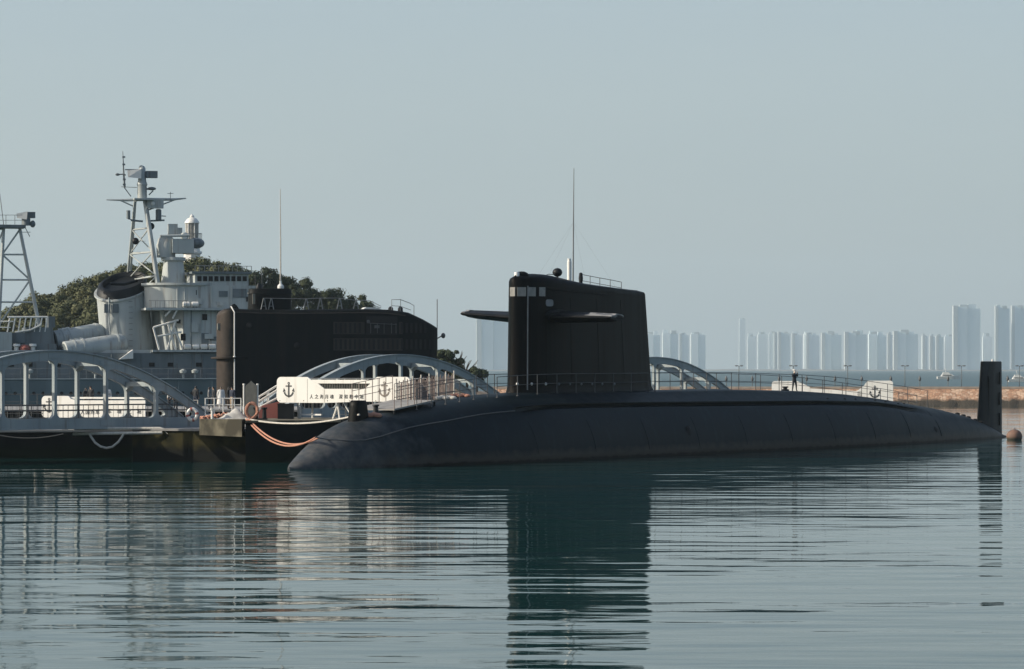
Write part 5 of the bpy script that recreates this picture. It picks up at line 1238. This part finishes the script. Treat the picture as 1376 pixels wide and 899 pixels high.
tag(mb.build('hull_cable', M_dkrail, origin=on_hull(424,587.5)), 'grey cable running up the flank of the bow from the orange ropes', 'cable')
mb = MB(); a = P(330,561,203.4); a.z = 2.80; b = sub_w(sub_s(474), .5, sub_z(474,557)); mb.tube(catenary(a, b, .42, 24), .06, 6)
tag(mb.build('mooring_rope', M_pale, origin=a), 'pale mooring rope running low to the stubby fin on the bow', 'rope')
# heaps on the pontoon edge
mb = MB(); q = P(313, 560, 204.3)
n1, n2 = 26, 10; gv = [[0]*n2 for _ in range(n1)]; hv = []
for i in range(n1):
    for j in range(n2):
        u, v_ = i/(n1-1)*2 - 1, j/(n2-1)*2 - 1
        hh = max(0, 1 - abs(u)**1.6) * max(0, 1 - abs(v_)**2) * (.42 + .22*math.sin(3.1*u + 1.2) + .10*math.sin(8*u + 4*v_) + .03*RNG.random())
        hv.append((q.x + u*1.25, 204.85 + v_*.6, 2.78 + .95*hh))
mb.add(hv, [(i*n2 + j, i*n2 + j + 1, (i+1)*n2 + j + 1, (i+1)*n2 + j) for i in range(n1-1) for j in range(n2-1)])
tag(mb.build('canvas_heap', M_canvas, origin=(q.x, 204.8, 2.78)), 'heap of white canvas on the concrete edge by the railing', 'canvas')
mb = MB(); q = P(290, 560, 204.6)
for k in range(7): mb.tube([(q.x - .9 + .3*k + .15*math.sin(a), 204.9 + .3*math.cos(a*1.3), 2.83 + .05*k % .3 + .09*math.sin(a*2.1 + k)) for a in [j*.55 for j in range(14)]], .06, 6)
tag(mb.build('rope_pile', M_rope, origin=(q.x, 204.9, 2.78)), 'pile of faded pink rope left of the white canvas heap', 'rope')
mb = MB(); q = P(284.5, 562, 203.9); mb.lathe([(.09,0),(.08,.55),(.13,.6),(.13,.68)], (q.x, 204.2, 2.78), 10); tag(mb.build('short_post', M_white, origin=(q.x, 204.2, 2.78)), 'short white post standing in the pile of pink rope', 'post')
q = P(258.5, 557, 205.6); lbv = thing('lifebuoy', 'white and red ring buoy hanging at the right end of the left footbridge', 'lifebuoy', q)
for nm, m_, segs in (('ring', M_white, range(0, 25)), ('red_band', M_red, None)):
    mb = MB()
    if segs is not None: mb.tube([q + Vector((.30*math.cos(a*math.pi/12), -.02, .36*math.sin(a*math.pi/12))) for a in segs], .11, 10)
    else:
        for a0 in (0, 90, 180, 270): mb.tube([q + Vector((.30*math.cos(R(a0 + j*8)), -.02, .36*math.sin(R(a0 + j*8)))) for j in range(4)], .116, 10)
    mb.build(nm, m_, lbv)
# pipes and a drooping hose on the left pontoon face
mb = MB(); mb.tube([P(100,576,206.6), P(215,575.5,206.4), P(220,577,206.3), P(226,583,206.2)], .09, 8); tag(mb.build('water_pipe', M_pale, origin=P(160,576,206.5)), 'upper pale pipe running along the weedy pontoon face', 'pipe')
mb = MB(); mb.tube([P(98,583,206.4), P(218,581.5,206.1)], .10, 8); tag(mb.build('water_pipe', M_pale, origin=P(160,582,206.3)), 'lower pale pipe running along the weedy pontoon face', 'pipe')
mb = MB(); mb.tube([P(px, py, 206.0) for px, py in ((120,583),(123,588),(128,595),(135,600),(143,602),(151,600.5),(159,594),(164,587),(166,583))], .075, 8); tag(mb.build('hose', M_pale, origin=P(143,590,206)), 'pale hose drooping in a loop below the two pipes', 'hose')
mb = MB(); mb.tube(catenary(P(-20,580,210.6), P(85,583,210.2), .35), .03, 6); tag(mb.build('cable', M_dkrail, origin=P(30,585,210.4)), 'thin slack cable along the low black pontoon', 'cable')
for k, px in enumerate((12, 27, 48, 55, 88, 96)):
    mb = MB(); q = P(px, 0, 213.8); q.z = 1.9; mb.lathe([(.14,0),(.12,.35),(.17,.4),(.17,.46)], q, 10); mb.ab(q.x - .2, q.x + .2, q.y - .2, q.y + .2, 1.9, 1.94)
    tag(mb.build('mooring_post', M_pale if k in (2,5) else M_soot, origin=q), ['dark mooring post at the far left edge of the low black pontoon','dark mooring post left of the left footbridge middle','pale mooring post, the left of two below the white board','dark mooring post right beside the left pale one','dark mooring post below the anchor of the left white board','pale mooring post, the right of two below the white board'][k], 'bollard')
# landing clutter on the bow: plate, fence panels, small items
q = sub_w(sub_s(533), 0, 0); lp = thing('landing_stage', 'small grey landing stage with thin posts where the gangway meets the bow', 'landing', (q.x, q.y, sub_top(sub_s(533))))
mb = MB(); s_a, s_b = sub_s(512), sub_s(566)
c4 = [sub_w(s_a, 1.0, sub_top(s_a) + .12), sub_w(s_b, 1.0, sub_top(s_b) + .16), sub_w(s_b, -2.2, sub_top(s_b) + .16), sub_w(s_a, -2.2, sub_top(s_a) + .12)]
mb.loft([c4, [p + Vector((0,0,.10)) for p in c4]]); mb.build('plate', M_deck, lp, smooth=False)
mb = MB()
for p in c4: mb.bar(p - Vector((0,0,.5)), p, .07, 6)
mb.build('leg', M_soot, lp)
mb = MB()
for f in range(7): p = c4[0].lerp(c4[1], f/6) + Vector((0,0,.1)); mb.bar(p, p + Vector((0,0,1.55)), .025, 6)
for h in (.7, 1.1, 1.55): mb.bar(c4[0] + Vector((0,0,h+.1)), c4[1] + Vector((0,0,h+.1)), .02, 6); mb.bar(c4[3] + Vector((0,0,h+.1)), c4[2] + Vector((0,0,h+.1)), .02, 6)
for f in range(7): p = c4[3].lerp(c4[2], f/6) + Vector((0,0,.1)); mb.bar(p, p + Vector((0,0,1.55)), .025, 6)
mb.build('railing', M_pink, lp)
fp = [sub_w(sub_s(px), -1.9, sub_top(sub_s(px)) - .1) for px in (566, 577, 588, 599, 610, 621, 632, 643)]
fc_ = thing('deck_fence', 'faded pink picket fence across the deck between landing stage and sail', 'fence', fp[0])
mb = MB()
for a, b in zip(fp, fp[1:]):
    for k in range(6): p = a.lerp(b, k/6); mb.bar(p, p + Vector((0,0,1.30 + .12*((k*7) % 3))), .034, 5)
mb.tube([p + Vector((0,0,.35)) for p in fp], .03, 6); mb.tube([p + Vector((0,0,1.15)) for p in fp], .03, 6); mb.build('picket_panel', M_pink, fc_)
for p in fp: mb = MB(); mb.bar(p, p + Vector((0,0,1.7)), .05, 8); mb.build('post', M_pale, fc_)
for k, (px, dx, rr, m_, lb, ct_) in enumerate(((497,.3,.28,M_rope,'pink rope heap lying on the bow just behind the stubby fin','rope'),(505,-.4,.2,M_soot,'black bollard on the bow beside the pink rope heap','bollard'),(599,-.3,.25,M_pale,'pale bundle lying on the deck at the foot of the pink fence','bundle'),(618,-.4,.22,M_rope,'orange pink bundle lying near the right end of the pink fence','bundle'))):
    s = sub_s(px, dx); p = sub_w(s, dx, sub_top(s)); mb = MB()
    if ct_ == 'bollard': mb.lathe([(.2,-.1),(.16,.1),(.15,.35),(.22,.4),(.2,.48)], p, 12)
    else:
        for j in range(5): mb.ell(p + Vector(((j-2)*.24, (j%2)*.15, .05 + .05*(j%2))), (rr, rr*.8, rr*.6), 10, 6)
    tag(mb.build({'rope':'rope_heap','bollard':'deck_bollard','bundle':'bundle'}[ct_], m_, origin=p), lb, ct_)

# ------------------------------------------------------------------ people
SKIN = mat('skin', (.42,.27,.19), (.38,.24,.17), .6); HAIR = mat('dark_hair', (.015,.012,.011), (.025,.02,.018), .6)
CLOTH = {n: mat('cloth_' + n, c, tuple(v*.8 for v in c), .85, noise=5) for n, c in dict(black=(.016,.018,.022), navy=(.02,.028,.05), white=(.74,.73,.70), grey=(.22,.22,.22), brown=(.12,.08,.055), tan=(.36,.27,.18), cap=(.72,.71,.68)).items()}
def person(px, D, ground, face, top, legs, label, pose='stand', h=1.70, hair=None):
    """One continuous skinned body; face = degrees the figure turns from looking at the camera."""
    k = h/1.70
    V, E, RAD = [], [], []
    fat = 1.2
    def v(x, y, z, rx, ry=None):
        g = fat if (.4 < z < 1.43 and rx > .04 and abs(x) < .26) else 1.0
        V.append((x*k, y*k, z*k)); RAD.append((rx*k*g, (ry or rx)*k*g)); return len(V) - 1
    legs_apart = pose in ('wide', 'raise')
    pel = v(0,0,.94,.145,.11); wa = v(0,.01,1.08,.125,.095); ch = v(0,.01,1.27,.155,.11); nk = v(0,.01,1.44,.062); hd0 = v(0,-.005,1.52,.075,.08); hd1 = v(0,-.01,1.60,.094,.105); hd2 = v(0,0,1.67,.078,.085)
    no = v(0,-.115,1.585,.016)
    E += [(pel,wa),(wa,ch),(ch,nk),(nk,hd0),(hd0,hd1),(hd1,hd2),(hd1,no)]
    st = .0
    if pose == 'walk': st = .22
    for sg in (-1, 1):
        hip = v(sg*.095, 0, .87, .092, .09); kn = v(sg*(.10 if pose != 'raise' else .145), -st*sg*.5 - .02, .49, .062); an = v(sg*(.105 if not legs_apart else .19), st*sg*.6 + .01, .09, .044); to = v(sg*(.12 if not legs_apart else .215), st*sg*.6 - .15, .045, .042, .035)
        E += [(pel,hip),(hip,kn),(kn,an),(an,to)]
        sh = v(sg*.19, .01, 1.38, .062)
        if pose == 'raise': el = v(sg*.245, -.10, 1.20, .045); wr = v(sg*.14, -.24, 1.48, .034); ha = v(sg*.08, -.22, 1.56, .036, .03)
        elif pose == 'hold': el = v(sg*.25, .02, 1.12, .045); wr = v(sg*.14, -.22, 1.12, .034); ha = v(sg*.08, -.28, 1.15, .038, .03)
        else: el = v(sg*.245, .03, 1.10, .045); wr = v(sg*.25, -.04*(1+sg) - .02, .87, .034); ha = v(sg*.245, -.05*(1+sg) - .03, .78, .038, .026)
        E += [(ch,sh),(sh,el),(el,wr),(wr,ha)]
        fx, fy, fz = V[ha]
        for j in range(2): q_ = v(fx/k + .012*(1 - 2*j), fy/k - .01, fz/k + (.055 if pose == 'raise' else -.055), .013); E.append((ha, q_))
    me = bpy.data.meshes.new('person_cage'); me.from_pydata(V, E, [])
    ob = bpy.data.objects.new('person_cage', me); COL.objects.link(ob)
    md = ob.modifiers.new('skin', 'SKIN'); md.use_smooth_shade = True
    for i, r_ in enumerate(RAD): me.skin_vertices[0].data[i].radius = r_
    me.skin_vertices[0].data[pel].use_root = True
    ob.modifiers.new('sub', 'SUBSURF').levels = 1
    bpy.context.view_layer.update()
    m2 = bpy.data.meshes.new_from_object(ob.evaluated_get(bpy.context.evaluated_depsgraph_get())); bpy.data.objects.remove(ob); bpy.data.meshes.remove(me)
    for mm in (SKIN, CLOTH[top], CLOTH[legs], HAIR if hair is None else CLOTH[hair], CLOTH['black']): m2.materials.append(mm)
    hands = [Vector(V[i]) for i in range(len(V)) if abs(RAD[i][0] - .038*k) < 1e-6 or abs(RAD[i][0] - .013*k) < 1e-6 or abs(RAD[i][0] - .036*k) < 1e-6]
    for p in m2.polygons:
        c = p.center; z = c.z/k
        if min((c - q_).length for q_ in hands) < .06*k: p.material_index = 0
        elif z > 1.46: p.material_index = 3 if (z > 1.575 or c.y > -.045*k) else 0
        elif z > 1.43 and abs(c.x) < .08*k: p.material_index = 0
        elif z > .92 or abs(c.x) > .19*k and z > .7 and pose != 'wide': p.material_index = 1
        elif z > .09: p.material_index = 2
        else: p.material_index = 4
        p.use_smooth = True
    m2.name = 'person'; o = bpy.data.objects.new('person', m2); COL.objects.link(o)
    zmin = min(vv.co.z for vv in m2.vertices)
    o.location = (XD(px, D), D, ground - zmin); o.rotation_euler = (0, 0, R(face)); WORLD[o.name] = Vector(o.location)
    tag(o, label, 'person', None); return o
s = sub_s(1066); pw_ = sub_w(s, .1, sub_top(s) - .03)
off = person(1066, pw_.y, pw_.z, 25, 'black', 'black', 'person in dark clothes and pale cap standing legs apart on the submarine deck', 'raise', 1.66, 'cap'); off.location.x, off.location.y = pw_.x, pw_.y
mb = MB(); mb.lathe([(.115,1.61),(.13,1.66),(.15,1.70),(.12,1.735),(.03,1.74)], (0,0,0), 16, 0, 1, 1.05); mb.prism([(-.10,-.08),(.10,-.08),(.07,-.19),(-.07,-.19)], (0,0,1.625), (1,0,0), (0,1,0), (0,0,.015)); cp = mb.build('peaked_cap', CLOTH['cap'], off, local=True, sharp=50)
G = 3.1
person(263, 229, G, 150, 'black', 'navy', 'person in black seen from behind at the left end of the visitor group', 'stand', 1.74)
person(281, 229.5, G, 95, 'grey', 'black', 'person in grey jacket turned sideways in the visitor group', 'hold', 1.66)
person(287, 228.5, G, -60, 'black', 'black', 'person in black close beside the one in the grey jacket', 'stand', 1.70)
wp = person(297, 226.9, G, 15, 'white', 'white', 'person in long white clothes in the middle of the visitor group', 'stand', 1.70)
mb = MB(); mb.lathe([(.30,.42),(.27,.70),(.20,1.0),(.17,1.22),(.14,1.36)], (0,0,0), 18, 0, 1, .75); mb.build('white_coat', CLOTH['white'], wp, local=True)
person(307, 229, G, 80, 'black', 'brown', 'person in black with brown trousers right of the one in white', 'hold', 1.66)
person(312, 228.2, G, -40, 'navy', 'tan', 'person in navy top at the right end of the visitor group', 'stand', 1.68)
person(115, 229, G, 60, 'black', 'black', 'shorter person in black behind the left white board', 'stand', 1.60)
person(122, 228.6, G, -30, 'black', 'navy', 'taller person in black behind the left white board', 'stand', 1.74)
person(144.5, 228.4, G, 10, 'white', 'navy', 'person in white shirt and dark hair behind the left white board', 'stand', 1.70)
person(209, 228.5, G - 0, 40, 'black', 'black', 'person in black seen through the right end panel of the left footbridge', 'walk', 1.66)
person(228, 228.9, G - 0, -50, 'white', 'black', 'person in white top and black trousers seen past the sloping bridge end', 'walk', 1.66)
person(236, 228.1, G - 0, 30, 'brown', 'black', 'person in brown top right next to the sloping bridge end', 'stand', 1.66)
